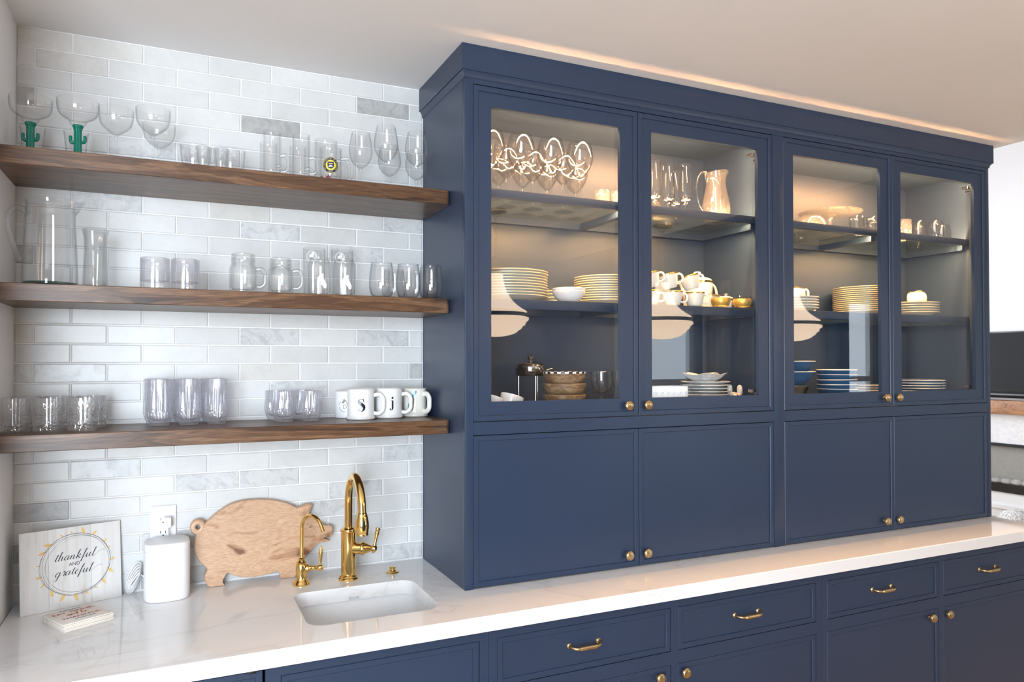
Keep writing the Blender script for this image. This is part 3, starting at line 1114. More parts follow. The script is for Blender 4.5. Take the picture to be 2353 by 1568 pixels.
def tumbler(name, label, loc, prof, wall=0.0016, floor=0.006, mat='thin', segs=40, mod=None, group=None, cat='glass', smooth=60):
    mb = MB().lathe(vessel(interp(prof, 3), wall, floor), segs, mod)
    o = mb.build(name, mat, smooth=smooth, loc=loc)
    return tag(o, label, cat, group)


pil = [(0.020, 0.0), (0.022, 0.003), (0.024, 0.03), (0.027, 0.075), (0.031, 0.108)]
p1, p2 = spot(75, 300, Y=2.345), spot(175, 300, Y=2.345)
a = tumbler('tumbler', 'clear flared tumbler hidden behind a cactus-stem margarita glass', (p1.x, p1.y, Z1), pil)
place_copies(a, [(p1.x, p1.y, Z1, 0), (p2.x, p2.y, Z1, 0)], 'tumblers behind the margarita glasses')

coupe = [(0.004, 0.086), (0.010, 0.090), (0.026, 0.102), (0.038, 0.116), (0.0425, 0.135), (0.0435, 0.158)]
coupe_spots = [(267, 2.255), (352, 2.215), (366, 2.345)]
a = wine_glass('stemmed_glass', 'thin clear wide-bowled stemmed glass ' + TOPSH, 'glass', (0, 0, 0), coupe, 0.086, 0.003, 0.032)
place_copies(a, [(spot(x, 300, Y=y).x, y, Z1, 0) for x, y in coupe_spots], 'wide-bowled stemmed glasses by the margarita glasses')

bowlp = [(0.022, 0.0), (0.026, 0.004), (0.033, 0.04), (0.037, 0.075), (0.039, 0.104)]
a = tumbler('glass_bowl', 'clear round glass bowl behind the small tapered glasses ' + TOPSH, (0, 0, 0), bowlp, 0.002, 0.005)
place_copies(a, [(spot(x, 300, Y=2.335).x, 2.335, Z1, 0) for x in (447, 533)], 'round glass bowls on the topmost shelf')
tap = [(0.011, 0.0), (0.013, 0.003), (0.0175, 0.025), (0.0205, 0.055), (0.0215, 0.073)]
a = tumbler('tapered_glass', 'small tapered shot glass with thick base ' + TOPSH, (0, 0, 0), tap, 0.0035, 0.012, 'thick')
place_copies(a, [(spot(x, 300, Y=2.225).x, 2.225, Z1, 0) for x in (468, 509)], 'small tapered glasses on the topmost shelf')


def glass_mug(name, label, loc, R, H, rz, out=0.026, wall=0.0028, floor=0.009, hz=(0.22, 0.62), hr=0.0042, mat='thin', prof=None, hmat='thick'):
    t = thing(name, label, 'mug', loc, rz)
    pr_ = prof or [(R * 0.96, 0.0), (R, 0.004), (R, H * 0.5), (R, H)]
    MB().lathe(vessel(interp(pr_, 3), wall, floor), 40).build('body', mat, t, smooth=60)
    MB().tube(handle_path(R, H * hz[0], H * hz[1], out), hr, 10, flat=1.3).build('handle', hmat, t, smooth=60)
    return t


RZ_R = math.radians(-18)
irish = [(0.018, 0.0), (0.0238, 0.004), (0.0252, 0.012), (0.0252, 0.07), (0.0252, 0.137)]
tmug = None
for x, y in ((625, 2.215), (692, 2.205), (617, 2.335), (684, 2.335)):
    q = spot(x, 350, Y=y)
    if tmug is None:
        tmug = glass_mug('glass_mug', 'tall clear glass mug with handle beside the crested beer mug', (q.x, q.y, Z1), 0.0252, 0.137, RZ_R, prof=irish, hz=(0.18, 0.50), out=0.021)
        tmug['group'] = 'tall glass mugs on the topmost shelf'
    else:
        c = copy_tree(tmug)
        c.location = (q.x, q.y, Z1)
q = spot(749, 350, Y=2.330)
glass_mug('beer_mug', 'plain tall glass beer mug behind the crested mug', (q.x, q.y, Z1), 0.034, 0.165, RZ_R, out=0.030)
q = spot(760, 350, Y=2.205)
crest = glass_mug('beer_mug', 'glass beer mug printed with round navy and yellow university crest', (q.x, q.y, Z1), 0.0320, 0.106, RZ_R, out=0.030, hz=(0.14, 0.72))
MAT['crest_y'] = principled('yellow_print', (0.82, 0.68, 0.05), 0.4)
MAT['crest_n'] = principled('navy_print', (0.012, 0.020, 0.075), 0.4)
MAT['maroon'] = principled('maroon_print', (0.16, 0.01, 0.02), 0.4)
ang = facing(q.x, q.y) - RZ_R
Rm = 0.0320


def disc(r, n=40, r0=0.0, cx=0, cz=0):
    vs, fs = [], []
    for k in range(n):
        a = 2 * PI * k / n
        vs += [(cx + r * math.cos(a), 0, cz + r * math.sin(a)), (cx + r0 * math.cos(a), 0, cz + r0 * math.sin(a))]
    for k in range(n):
        j = (k + 1) % n
        fs.append((2 * k, 2 * j, 2 * j + 1, 2 * k + 1))
    return MB().add(vs, fs)


def arc_text(s, size, R, mid_deg, inside=False, spacing=1.0):
    """Letters set round a circle; mid_deg is the middle of the text, read clockwise from outside (or anticlockwise if inside)."""
    mb = MB()
    step = size * 0.62 * spacing / R
    n = len(s)
    for i, ch in enumerate(s):
        if ch == ' ':
            continue
        off = (i - (n - 1) / 2) * step
        a = math.radians(mid_deg) + (off if inside else -off)
        g = text_mb(ch, size)
        rot = (a + PI / 2) if inside else (a - PI / 2)
        g.map(lambda x, y, z: (R * math.cos(a) + x * math.cos(rot) - z * math.sin(rot), 0, R * math.sin(a) + x * math.sin(rot) + z * math.cos(rot)))
        mb.add(g.v, g.f)
    return mb


def scale2(pts, s, dx=0, dz=0):
    return [(p[0] * s + dx, p[1] * s + dz) for p in pts]


def poly(pts):
    return MB().add([(p[0], 0, p[1]) for p in pts], [tuple(range(len(pts)))])


zc = 0.050
wrap(disc(0.0235), Rm + 0.0004, ang, zc).build('crest_ring', 'crest_y', crest, smooth=0)
wrap(disc(0.0228, r0=0.0152), Rm + 0.0008, ang, zc).build('crest_ring', 'crest_n', crest, smooth=0)
wrap(arc_text('THE UNIVERSITY OF MICHIGAN', 0.0050, 0.0190, 90, spacing=1.12), Rm + 0.0011, ang, zc).build('crest_lettering', 'crest_y', crest, smooth=0)
wrap(arc_text('1817', 0.0052, 0.0190, 270, True, 1.1), Rm + 0.0011, ang, zc).build('crest_lettering', 'crest_y', crest, smooth=0)
shield = [(-0.0095, 0.010), (0.0095, 0.010), (0.0095, -0.003), (0.007, -0.008), (0, -0.0115), (-0.007, -0.008), (-0.0095, -0.003)]
wrap(poly(shield), Rm + 0.0008, ang, zc).build('crest_shield', 'crest_n', crest, smooth=0)
book = [(-0.006, -0.006), (0, -0.0045), (0.006, -0.006), (0.0045, -0.0015), (0, -0.0005), (-0.0045, -0.0015)]
wrap(poly(book), Rm + 0.0011, ang, zc).build('crest_book', 'white', crest, smooth=0)
lamp = [(-0.0065, 0.0060), (-0.004, 0.0030), (0.004, 0.0030), (0.0075, 0.0065), (0.003, 0.0050), (-0.003, 0.0048)]
wrap(poly(lamp), Rm + 0.0011, ang, zc).build('crest_lamp', 'crest_y', crest, smooth=0)
leaf = [(0, 0.012), (0.003, 0.005), (0.010, 0.006), (0.006, 0.0), (0.009, -0.006), (0, -0.003), (-0.009, -0.006), (-0.006, 0), (-0.010, 0.006), (-0.003, 0.005)]
for dx in (-0.026, 0.000):
    wrap(poly(scale2(leaf, 0.9)), Rm + 0.0008, ang + dx / Rm - 0.2, 0.013).build('printed_leaf', 'maroon', crest, smooth=0)

wbowl = [(0.005, 0.086), (0.012, 0.091), (0.027, 0.105), (0.0365, 0.130), (0.0355, 0.160), (0.0285, 0.195)]
a = wine_glass('wine_glass', 'clear tulip wine glass standing at the navy cabinet end ' + TOPSH, 'wine glass', (0, 0, 0), wbowl, 0.086, 0.0032, 0.034)
wsp = [(829, 2.330, 1.05), (887, 2.205, 1.0), (895, 2.340, 0.90), (958, 2.205, 0.97), (966, 2.340, 0.88)]
for o, (x, y, s) in zip(place_copies(a, [(min(spot(x, 350, Y=y).x, XL - 0.042), y, Z1, 0) for x, y, s in wsp], 'wine glasses on the topmost shelf'), wsp):
    o.scale = (1, 1, s)

# ---- middle shelf
q = spot(115, 600, Y=2.245)
pt = thing('pitcher', 'large clear glass pitcher with curved handle and pouring lip ' + MIDSH, 'pitcher', (q.x, q.y, Z2), math.radians(-12))
pprof = [(0.060, 0.0), (0.0635, 0.004), (0.064, 0.02), (0.062, 0.08), (0.058, 0.16), (0.0555, 0.208), (0.0565, 0.228)]


def lip(mb):
    def f(x, y, z):
        r = math.hypot(x, y)
        a = math.atan2(y, x)
        k = max(0.0, 1 - abs(a) / 0.42) ** 1.5 * max(0.0, (z - 0.185) / 0.043)
        s = 1 + 0.55 * k
        return (x * s if r > 1e-6 else x, y * (1 - 0.25 * k), z - 0.004 * k + 0.002 * math.cos(a) * max(0, (z - 0.2) / 0.036))
    return mb.map(f)


lip(MB().lathe(vessel(interp(pprof, 5), 0.0026, 0.009), 64)).build('body', 'thin', pt, smooth=60)
MAT['greenbase'] = crystal('thick_green_glass', (0.70, 0.84, 0.80), 0.08, 0.6, 2.5, (0.20, 0.36, 0.33))
MB().lathe([(0, 0.0095), (0.0600, 0.0095), (0.0608, 0.0125), (0.058, 0.0128), (0, 0.0115)], 48).build('base', 'greenbase', pt, smooth=60)
hp = smooth_path([(-0.053, 0, 0.190), (-0.066, 0, 0.205), (-0.084, 0, 0.206), (-0.098, 0, 0.188), (-0.097, 0, 0.155), (-0.084, 0, 0.110), (-0.071, 0, 0.076), (-0.0605, 0, 0.070)], 5)
MB().tube(hp, [0.008] + [0.0060] * (len(hp) - 2) + [0.008], 14, flat=1.2).build('handle', 'thick', pt, smooth=60)

q = spot(219, 600, Y=2.275)
tw = lambda r, z, a: r * (1 + 0.035 * math.cos(4 * a + z * 12))
o = tumbler('vase', 'clear wavy square glass vase beside the large pitcher', (q.x, q.y, Z2), [(0.026, 0), (0.029, 0.006), (0.0285, 0.05), (0.0275, 0.11), (0.029, 0.145), (0.033, 0.163)], 0.003, 0.010, 'thick', 48, tw, cat='vase')

rock = [(0.0345, 0.0), (0.0365, 0.003), (0.0365, 0.04), (0.0365, 0.086)]
a = tumbler('rocks_glass', 'clear heavy-based rocks tumbler ' + MIDSH, (0, 0, 0), rock, 0.002, 0.022, 'lilac', 48)
place_copies(a, [(spot(x, 600, Y=2.205).x, 2.205, Z2, 0) for x in (356, 426)], 'pair of rocks tumblers on the middle shelf')

jar = [(0.031, 0.0), (0.036, 0.004), (0.0375, 0.02), (0.0375, 0.065), (0.035, 0.078), (0.0315, 0.085), (0.033, 0.089), (0.033, 0.092), (0.0315, 0.094), (0.033, 0.0975), (0.0315, 0.101), (0.0320, 0.110)]
jprof = [(0.030, 0.0), (0.034, 0.004), (0.0355, 0.020), (0.0355, 0.060), (0.0335, 0.072), (0.0295, 0.078), (0.0312, 0.081), (0.0312, 0.084), (0.0295, 0.087), (0.0307, 0.090), (0.0295, 0.094), (0.0300, 0.103)]
for k, (x, y, prf, lab) in enumerate(((559, 2.205, jar, 'larger mason jar mug with screw-thread neck ' + MIDSH), (645, 2.205, jprof, 'smaller mason jar mug with screw-thread neck ' + MIDSH))):
    q = spot(x, 620, Y=y)
    t = thing('mason_jar_mug', lab, 'mug', (q.x, q.y, Z2), RZ_R)
    s = 1.0
    MB().lathe(vessel(prf, 0.0035, 0.010), 44).build('body', 'thick', t, smooth=35)
    MB().tube(handle_path(0.036, 0.020, 0.068, 0.024), 0.0045, 10, flat=1.3).build('handle', 'thick', t, smooth=60)

MAT['frost'] = principled('frosted_print', (0.86, 0.87, 0.88), 0.6)
cali = [(-0.010, 0.022), (0.002, 0.022), (0.002, 0.008), (0.012, -0.008), (0.0135, -0.014), (0.011, -0.022), (0.003, -0.0225), (0.001, -0.016), (-0.005, -0.010), (-0.008, 0.002), (-0.0105, 0.010)]
can = [(0.0295, 0.0), (0.032, 0.004), (0.0325, 0.012), (0.0325, 0.090), (0.031, 0.100), (0.0285, 0.106), (0.0290, 0.112)]
cg = None
for x in (734, 791):
    q = spot(x, 620, Y=2.200)
    if cg is None:
        cg = thing('can_glass', 'can-shaped drinking glass with frosted state outline print', 'glass', (q.x, q.y, Z2), 0, 'can-shaped glasses on the middle shelf')
        MB().lathe(vessel(interp(can, 2), 0.002, 0.007), 44).build('body', 'thin', cg, smooth=60)
        wrap(poly(scale2(cali, 0.95)), 0.0329, facing(q.x, q.y) + 0.30, 0.042).build('printed_outline', 'frost', cg, smooth=0)
    else:
        c = copy_tree(cg)
        c.location = (q.x, q.y, Z2)
hi = [(0.029, 0.0), (0.031, 0.004), (0.0325, 0.06), (0.0340, 0.160)]
tg = None
for x in (722, 786):
    q = spot(x, 600, Y=2.335)
    if tg is None:
        tg = thing('tall_glass', 'tall clear glass with frosted ring emblem behind can-shaped glass', 'glass', (q.x, q.y, Z2), 0, 'tall emblem glasses behind the can-shaped glasses')
        MB().lathe(vessel(interp(hi, 3), 0.0016, 0.008), 40).build('body', 'thin', tg, smooth=60)
        wrap(disc(0.0165, r0=0.0150), 0.0346, facing(q.x, q.y) - 0.25, 0.132).build('printed_ring', 'frost', tg, smooth=0)
        wrap(disc(0.0125, r0=0.0118), 0.0346, facing(q.x, q.y) - 0.25, 0.132).build('printed_ring', 'frost', tg, smooth=0)
        wrap(poly(scale2(leaf, 0.8)), 0.0346, facing(q.x, q.y) - 0.25, 0.132).build('printed_emblem', 'frost', tg, smooth=0)
    else:
        c = copy_tree(tg)
        c.location = (q.x, q.y, Z2)

stl = [(0.021, 0.0), (0.025, 0.002), (0.033, 0.013), (0.0378, 0.034), (0.0368, 0.066), (0.0315, 0.106)]
MAT['smoky'] = thin_glass('stemless_glass', (0.985, 0.985, 0.985), (0.62, 0.65, 0.67), 0.05, 0.45, power=3.4)
a = tumbler('stemless_wine_glass', 'stemless wine glass by the navy cabinet end ' + MIDSH, (0, 0, 0), stl, 0.0016, 0.005, 'smoky', 44, cat='wine glass')
place_copies(a, [(spot(x, 640, Y=y).x, y, Z2, 0) for x, y in ((877, 2.185), (938, 2.180), (990, 2.180), (905, 2.335), (957, 2.335))], 'stemless wine glasses on the middle shelf')


# ---- lowest shelf
def star_cut(r, z, a):
    if r < 0.034:
        return r
    k = 0.0
    for c in (0.0, PI / 2, PI, 3 * PI / 2):
        da = (a - c + PI) % (2 * PI) - PI
        u, v = da * r, z - 0.042
        d = math.hypot(u, v)
        if d < 0.037:
            k = max(k, (0.5 + 0.5 * math.cos(math.atan2(v, u) * 16)) * min(1, d / 0.008) * (1 - d / 0.037) ** 0.5)
    low = 0.6 * (0.5 + 0.5 * math.cos(a * 24 + z * 260)) if z < 0.024 else 0
    return r - 0.0030 * max(k, low)


cutp = [(0.0, 0.0), (0.033, 0.0), (0.0355, 0.003)] + [(0.0355, 0.003 + 0.0024 * k) for k in range(1, 34)] + [(0.0355, 0.0855), (0.0340, 0.0865), (0.0328, 0.0855), (0.0328, 0.05), (0.032, 0.018), (0.028, 0.014), (0, 0.013)]
cutmesh = MB().lathe(cutp, 168, star_cut).build('whisky_glass', 'cut', smooth=14)
tag(cutmesh, 'star-cut crystal whisky tumbler ' + LOWSH, 'glass')
cs = [(33, 2.225), (112, 2.215), (191, 2.205), (60, 2.320), (134, 2.312), (210, 2.305)]
place_copies(cutmesh, [(spot(x, 940, Y=y).x if x > 40 else spot(x, 940, Y=y).x, y, Z3, facing(spot(x, 940, Y=y).x, y) + 0.1 * i) for i, (x, y) in enumerate(cs)], 'star-cut whisky tumblers on the lowest shelf')


def diamond(zd, n, dep, zt, flut):
    def f(r, z, a):
        if z < 0.004:
            return r
        if z < zd:
            u, v = a * n / (2 * PI), (z - 0.004) / (zd - 0.004) * 4
            k = abs(((u + v / 2) % 1) - 0.5) + abs(((u - v / 2) % 1) - 0.5)
            return r - dep * k
        if z < zt:
            return r - flut * (0.5 + 0.5 * math.cos(a * 16)) * min(1, (zt - z) / 0.03)
        return r
    return f


def crystal_profile(H, R, zd, foot):
    out = [(0, 0), (foot, 0.0), (foot + 0.001, 0.003)]
    for k in range(1, 25):
        t = k / 24
        z = 0.003 + (zd - 0.003) * t
        out.append((foot + (R * 1.06 - foot) * math.sin(t * PI * 0.56) , z))
    for k in range(1, 13):
        t = k / 12
        z = zd + (H - zd) * t
        out.append((R * (1.06 - 0.06 * min(1, t * 2.2)), z))
    inn = [(R - 0.002, H + 0.0008), (R - 0.0035, H - 0.001), (R - 0.004, zd + (H - zd) * 0.4), (R - 0.005, zd), (foot + 0.004, 0.020), (foot * 0.7, 0.014), (0, 0.013)]
    return out + inn


ta = MB().lathe(crystal_profile(0.129, 0.0325, 0.040, 0.024), 132, diamond(0.040, 22, 0.0030, 0.118, 0.0020)).build('crystal_highball', 'lilac', smooth=14)
tag(ta, 'tall crystal highball with diamond-cut base ' + LOWSH, 'glass')
hs = [(367, 2.280), (434, 2.282), (498, 2.285), (358, 2.358), (424, 2.360), (487, 2.360)]
place_copies(ta, [(spot(x, 940, Y=y).x, y, Z3, i * 0.3) for i, (x, y) in enumerate(hs)], 'tall crystal highballs on the lowest shelf')
sa = MB().lathe(crystal_profile(0.090, 0.0325, 0.040, 0.024), 132, diamond(0.040, 22, 0.0030, 0.082, 0.0020)).build('crystal_tumbler', 'lilac', smooth=14)
tag(sa, 'short crystal tumbler with diamond-cut base ' + LOWSH, 'glass')
ss = [(653, 2.272), (714, 2.280), (634, 2.350), (694, 2.357)]
place_copies(sa, [(spot(x, 940, Y=y).x, y, Z3, i * 0.3) for i, (x, y) in enumerate(ss)], 'short crystal tumblers on the lowest shelf')

# mugs
MAT['mug'] = principled('white_glazed_stoneware', (0.86, 0.86, 0.84), 0.12)
MAT['cream'] = principled('cream_glazed_stoneware', (0.80, 0.78, 0.70), 0.12)
MAT['blueglaze'] = principled('blue_glaze', (0.02, 0.22, 0.42), 0.15)


def mug(label, loc, R, H, rz, out=0.028, mat='mug', footflare=0.003, prof=None, hr=0.0046, hz=(0.20, 0.80)):
    t = thing('mug', label, 'mug', loc, rz)
    pr_ = prof or [(R + footflare - 0.003, 0.0), (R + footflare, 0.003), (R + footflare, 0.007), (R, 0.013), (R - 0.001, H * 0.5), (R, H - 0.006), (R + 0.001, H)]
    MB().lathe(vessel(interp(pr_, 3), 0.0042, 0.008), 48).build('body', mat, t, smooth=50)
    MB().tube(handle_path(R, H * hz[0], H * hz[1], out), hr, 12, flat=1.35).build('handle', mat, t, smooth=60)
    return t


def cut_S():
    c = [(0.33, 0.62), (0.22, 0.90), (-0.06, 0.97), (-0.31, 0.86), (-0.385, 0.60), (-0.24, 0.33), (0.02, 0.14), (0.27, -0.08), (0.40, -0.36), (0.31, -0.72), (0.03, -0.96), (-0.27, -0.88), (-0.40, -0.52)]
    w = [0.06, 0.08, 0.09, 0.22, 0.38, 0.45, 0.50, 0.48, 0.40, 0.26, 0.10, 0.08, 0.06]
    pts = smooth_path([(p[0], p[1], ww) for p, ww in zip(c, w)], 6)
    mb = ribbon([(p[0], p[1]) for p in pts], [p[2] for p in pts])
    for s in ([(0.30, 0.98), (0.36, 0.98), (0.40, 0.40), (0.345, 0.40), (0.28, 0.72)], [(-0.44, -0.98), (-0.38, -0.98), (-0.36, -0.74), (-0.43, -0.36), (-0.49, -0.36)]):
        g = poly(s)
        mb.add(g.v, g.f)
    return mb


def cut_j():
    mb = disc(0.17, 24, cx=0.10, cz=1.02)
    for s in ([(-0.02, 0.60), (0.25, 0.60), (0.25, -0.55), (-0.02, -0.55)], [(-0.20, 0.60), (0.0, 0.60), (0.0, 0.52), (-0.20, 0.55)]):
        g = poly(s)
        mb.add(g.v, g.f)
    c = [(0.115, -0.50, 0.27), (0.10, -0.72, 0.25), (0.02, -0.90, 0.14), (-0.12, -0.96, 0.08), (-0.26, -0.90, 0.08)]
    pts = smooth_path(c, 5)
    g = ribbon([(p[0], p[1]) for p in pts], [p[2] for p in pts])
    mb.add(g.v, g.f)
    g = disc(0.125, 20, cx=-0.25, cz=-0.80)
    mb.add(g.v, g.f)
    return mb


q = Vector((0.5340, 2.268, Z3))
mS = mug('white stoneware mug with bold black letter S', q, 0.0415, 0.093, math.radians(-22))
wrap(cut_S().map(lambda x, y, z: (x * 0.0195, 0, z * 0.0195)), 0.0418, facing(q.x, q.y) - math.radians(-22) + 0.05, 0.045).build('printed_letter', 'mugink', mS, smooth=0)
q = Vector((0.6300, 2.292, Z3))
mJ = mug('white stoneware mug with bold black letter j', q, 0.0415, 0.093, math.radians(-22))
wrap(cut_j().map(lambda x, y, z: (x * 0.0195, 0, z * 0.0195)), 0.0418, facing(q.x, q.y) - math.radians(-22) + 0.22, 0.045).build('printed_letter', 'mugink', mJ, smooth=0)
q = Vector((0.7250, 2.320, Z3))
rzb = math.radians(-58)
mB = mug('cream stoneware mug with blue bird and blue inside', q, 0.0365, 0.090, rzb, out=0.024, mat='cream', prof=[(0.040, 0.0), (0.0425, 0.003), (0.0420, 0.008), (0.0385, 0.014), (0.0375, 0.02), (0.0365, 0.05), (0.0370, 0.084), (0.0375, 0.090)], hr=0.0062)
MB().lathe([(0.0332, 0.089), (0.0326, 0.05), (0.0325, 0.012), (0, 0.0115)], 40).build('inner_glaze', 'blueglaze', mB, smooth=60)
ang = facing(q.x, q.y) - rzb
MAT['birdblue'] = noisy('bird_blue', [(0.4, (0.02, 0.20, 0.36)), (0.6, (0.07, 0.36, 0.55))], 300, rough=0.2)
MAT['birdbrown'] = principled('bird_brown', (0.16, 0.09, 0.04), 0.3)
wing = [(0.012, 0.034), (0.0135, 0.028), (0.009, 0.018), (0.002, 0.006), (-0.004, -0.004), (-0.0065, 0.000), (-0.005, 0.010), (0.001, 0.020), (0.006, 0.030)]
tail = [(-0.004, -0.002), (-0.010, -0.018), (-0.015, -0.026), (-0.0165, -0.022), (-0.0145, -0.010), (-0.010, 0.000), (-0.006, 0.004)]
twig = [(0.004, 0.012), (0.007, 0.008), (0.005, -0.008), (0.003, -0.024), (0.000, -0.030), (-0.003, -0.030), (0.000, -0.018), (0.001, -0.002)]
twig2 = [(-0.004, 0.008), (-0.010, -0.004), (-0.009, -0.028), (-0.012, -0.028), (-0.013, -0.006), (-0.010, 0.006)]
for nm, pts, mat in (('printed_twig', twig, 'birdbrown'), ('printed_twig', twig2, 'birdbrown'), ('printed_tail', tail, 'birdblue'), ('printed_wing', wing, 'birdblue')):
    wrap(poly(pts), 0.0378 + (0.0004 if mat == 'birdblue' else 0), ang - 0.22, 0.052).build(nm, mat, mB, smooth=0)
q = Vector((0.5100, 2.357, Z3))
mT = mug('white enamel mug with circular blue print behind the letter S mug', q, 0.038, 0.082, math.radians(20), mat='white', footflare=0.0, prof=[(0.034, 0.0), (0.037, 0.003), (0.038, 0.008), (0.038, 0.078), (0.0395, 0.0815), (0.0395, 0.083)])
ang = facing(q.x, q.y) - math.radians(20)
MAT['blueprint'] = principled('blue_print', (0.02, 0.14, 0.28), 0.4)
MAT['orangeprint'] = principled('orange_print', (0.75, 0.25, 0.06), 0.4)
MAT['greyprint'] = principled('grey_print', (0.18, 0.19, 0.21), 0.4)
aT = ang - 0.12
wrap(arc_text('THE LEGEND', 0.0066, 0.0205, 205, True, 1.15), 0.0385, aT, 0.040).build('printed_lettering', 'blueprint', mT, smooth=0)
wrap(arc_text('TH', 0.0066, 0.0205, 108, False, 1.15), 0.0385, aT, 0.040).build('printed_lettering', 'blueprint', mT, smooth=0)
wrap(text_mb('D', 0.018), 0.0385, aT - 0.05, 0.036).build('printed_lettering', 'blueprint', mT, smooth=0)
wrap(poly([(-0.012, 0.010), (-0.004, 0.020), (0.004, 0.016), (-0.004, 0.010), (-0.007, 0.006)]), 0.0385, aT, 0.040).build('printed_axe', 'greyprint', mT, smooth=0)
wrap(poly([(0.000, 0.014), (0.003, 0.016), (0.012, -0.006), (0.009, -0.008)]), 0.0386, aT, 0.040).build('printed_axe', 'orangeprint', mT, smooth=0)

# ------------------------------------------------------------------ things on the worktop
ZT = Z_CT + 0.0004
# ---- sign
A, B = Vector((-0.3559, 2.2866)), Vector((-0.1255, 2.3725))
ux = (B - A).normalized()
wS = (B - A).length
rzS = math.atan2(ux.y, ux.x)
lean = math.radians(5.0)
hS = 0.214
sign = thing('sign', 'white plank sign reading thankful and grateful in a leafy ring', 'sign', (A.x, A.y, ZT), rzS)
sign.rotation_euler = (-lean, 0, rzS)
MAT['signwood'] = noisy('whitewashed_plank', [(0.30, (0.66, 0.62, 0.55)), (0.42, (0.77, 0.76, 0.74)), (0.7, (0.83, 0.825, 0.82))], 5, (14, 1, 1.2), rough=0.5, bump_s=0.05)
cuts = [0, 0.27 * wS, 0.69 * wS, wS]
for k in range(3):
    MB().box(cuts[k] + 0.0002, cuts[k + 1] - 0.0002, 0, 0.008, 0, hS, 0.0006).build('plank', 'signwood', sign)
SXC, SZC, SRX, SRZ = 0.132, 0.113, 0.086, 0.083
for (dx, dz, rx, rz, rot, w, fa) in ((0, 0, 1.0, 1.0, 0, 0.0010, 1), (0.002, 0.001, 0.97, 0.985, 0.3, 0.0009, 1), (-0.003, -0.002, 0.99, 0.95, -0.25, 0.0009, 1), (0.006, 0.0, 0.93, 0.92, 0.5, 0.0006, 1), (0.009, -0.003, 0.96, 0.90, -0.5, 0.0004, 1)):
    pts = []
    for k in range(73):
        a = 2 * PI * k / 72
        x, z = SRX * rx * math.cos(a), SRZ * rz * math.sin(a) * (1 + 0.02 * math.sin(3 * a + rot * 5))
        pts.append((SXC + dx + x * math.cos(rot * 0.1) - z * math.sin(rot * 0.1), SZC + dz + x * math.sin(rot * 0.1) + z * math.cos(rot * 0.1)))
    ribbon(pts, w * 0.65).map(lambda x, y, z: (x, -0.0003, z)).build('painted_ring', 'ink', sign, smooth=0)
MAT['leafgold'] = noisy('gold_leaf_paint', [(0.4, (0.80, 0.60, 0.22)), (0.6, (0.86, 0.52, 0.20))], 90, rough=0.5)
random.seed(3)
for k in range(19):
    a = 2 * PI * (k + random.uniform(-0.25, 0.25)) / 19
    L = random.uniform(0.010, 0.024)
    wl = L * random.uniform(0.25, 0.42)
    rot = a + random.uniform(-0.5, 0.9)
    cx, cz = SXC + SRX * 1.03 * math.cos(a), SZC + SRZ * 1.03 * math.sin(a)
    out = [(0, 0), (L * 0.3, wl * 0.5), (L * 0.65, wl * 0.45), (L, 0), (L * 0.65, -wl * 0.45), (L * 0.3, -wl * 0.5)]
    pts = [(cx - 0.3 * L * math.cos(rot) + x * math.cos(rot) - z * math.sin(rot), cz - 0.3 * L * math.sin(rot) + x * math.sin(rot) + z * math.cos(rot)) for x, z in out]
    poly(pts).map(lambda x, y, z: (x, -0.0002, z)).build('painted_leaf', 'leafgold', sign, smooth=0)

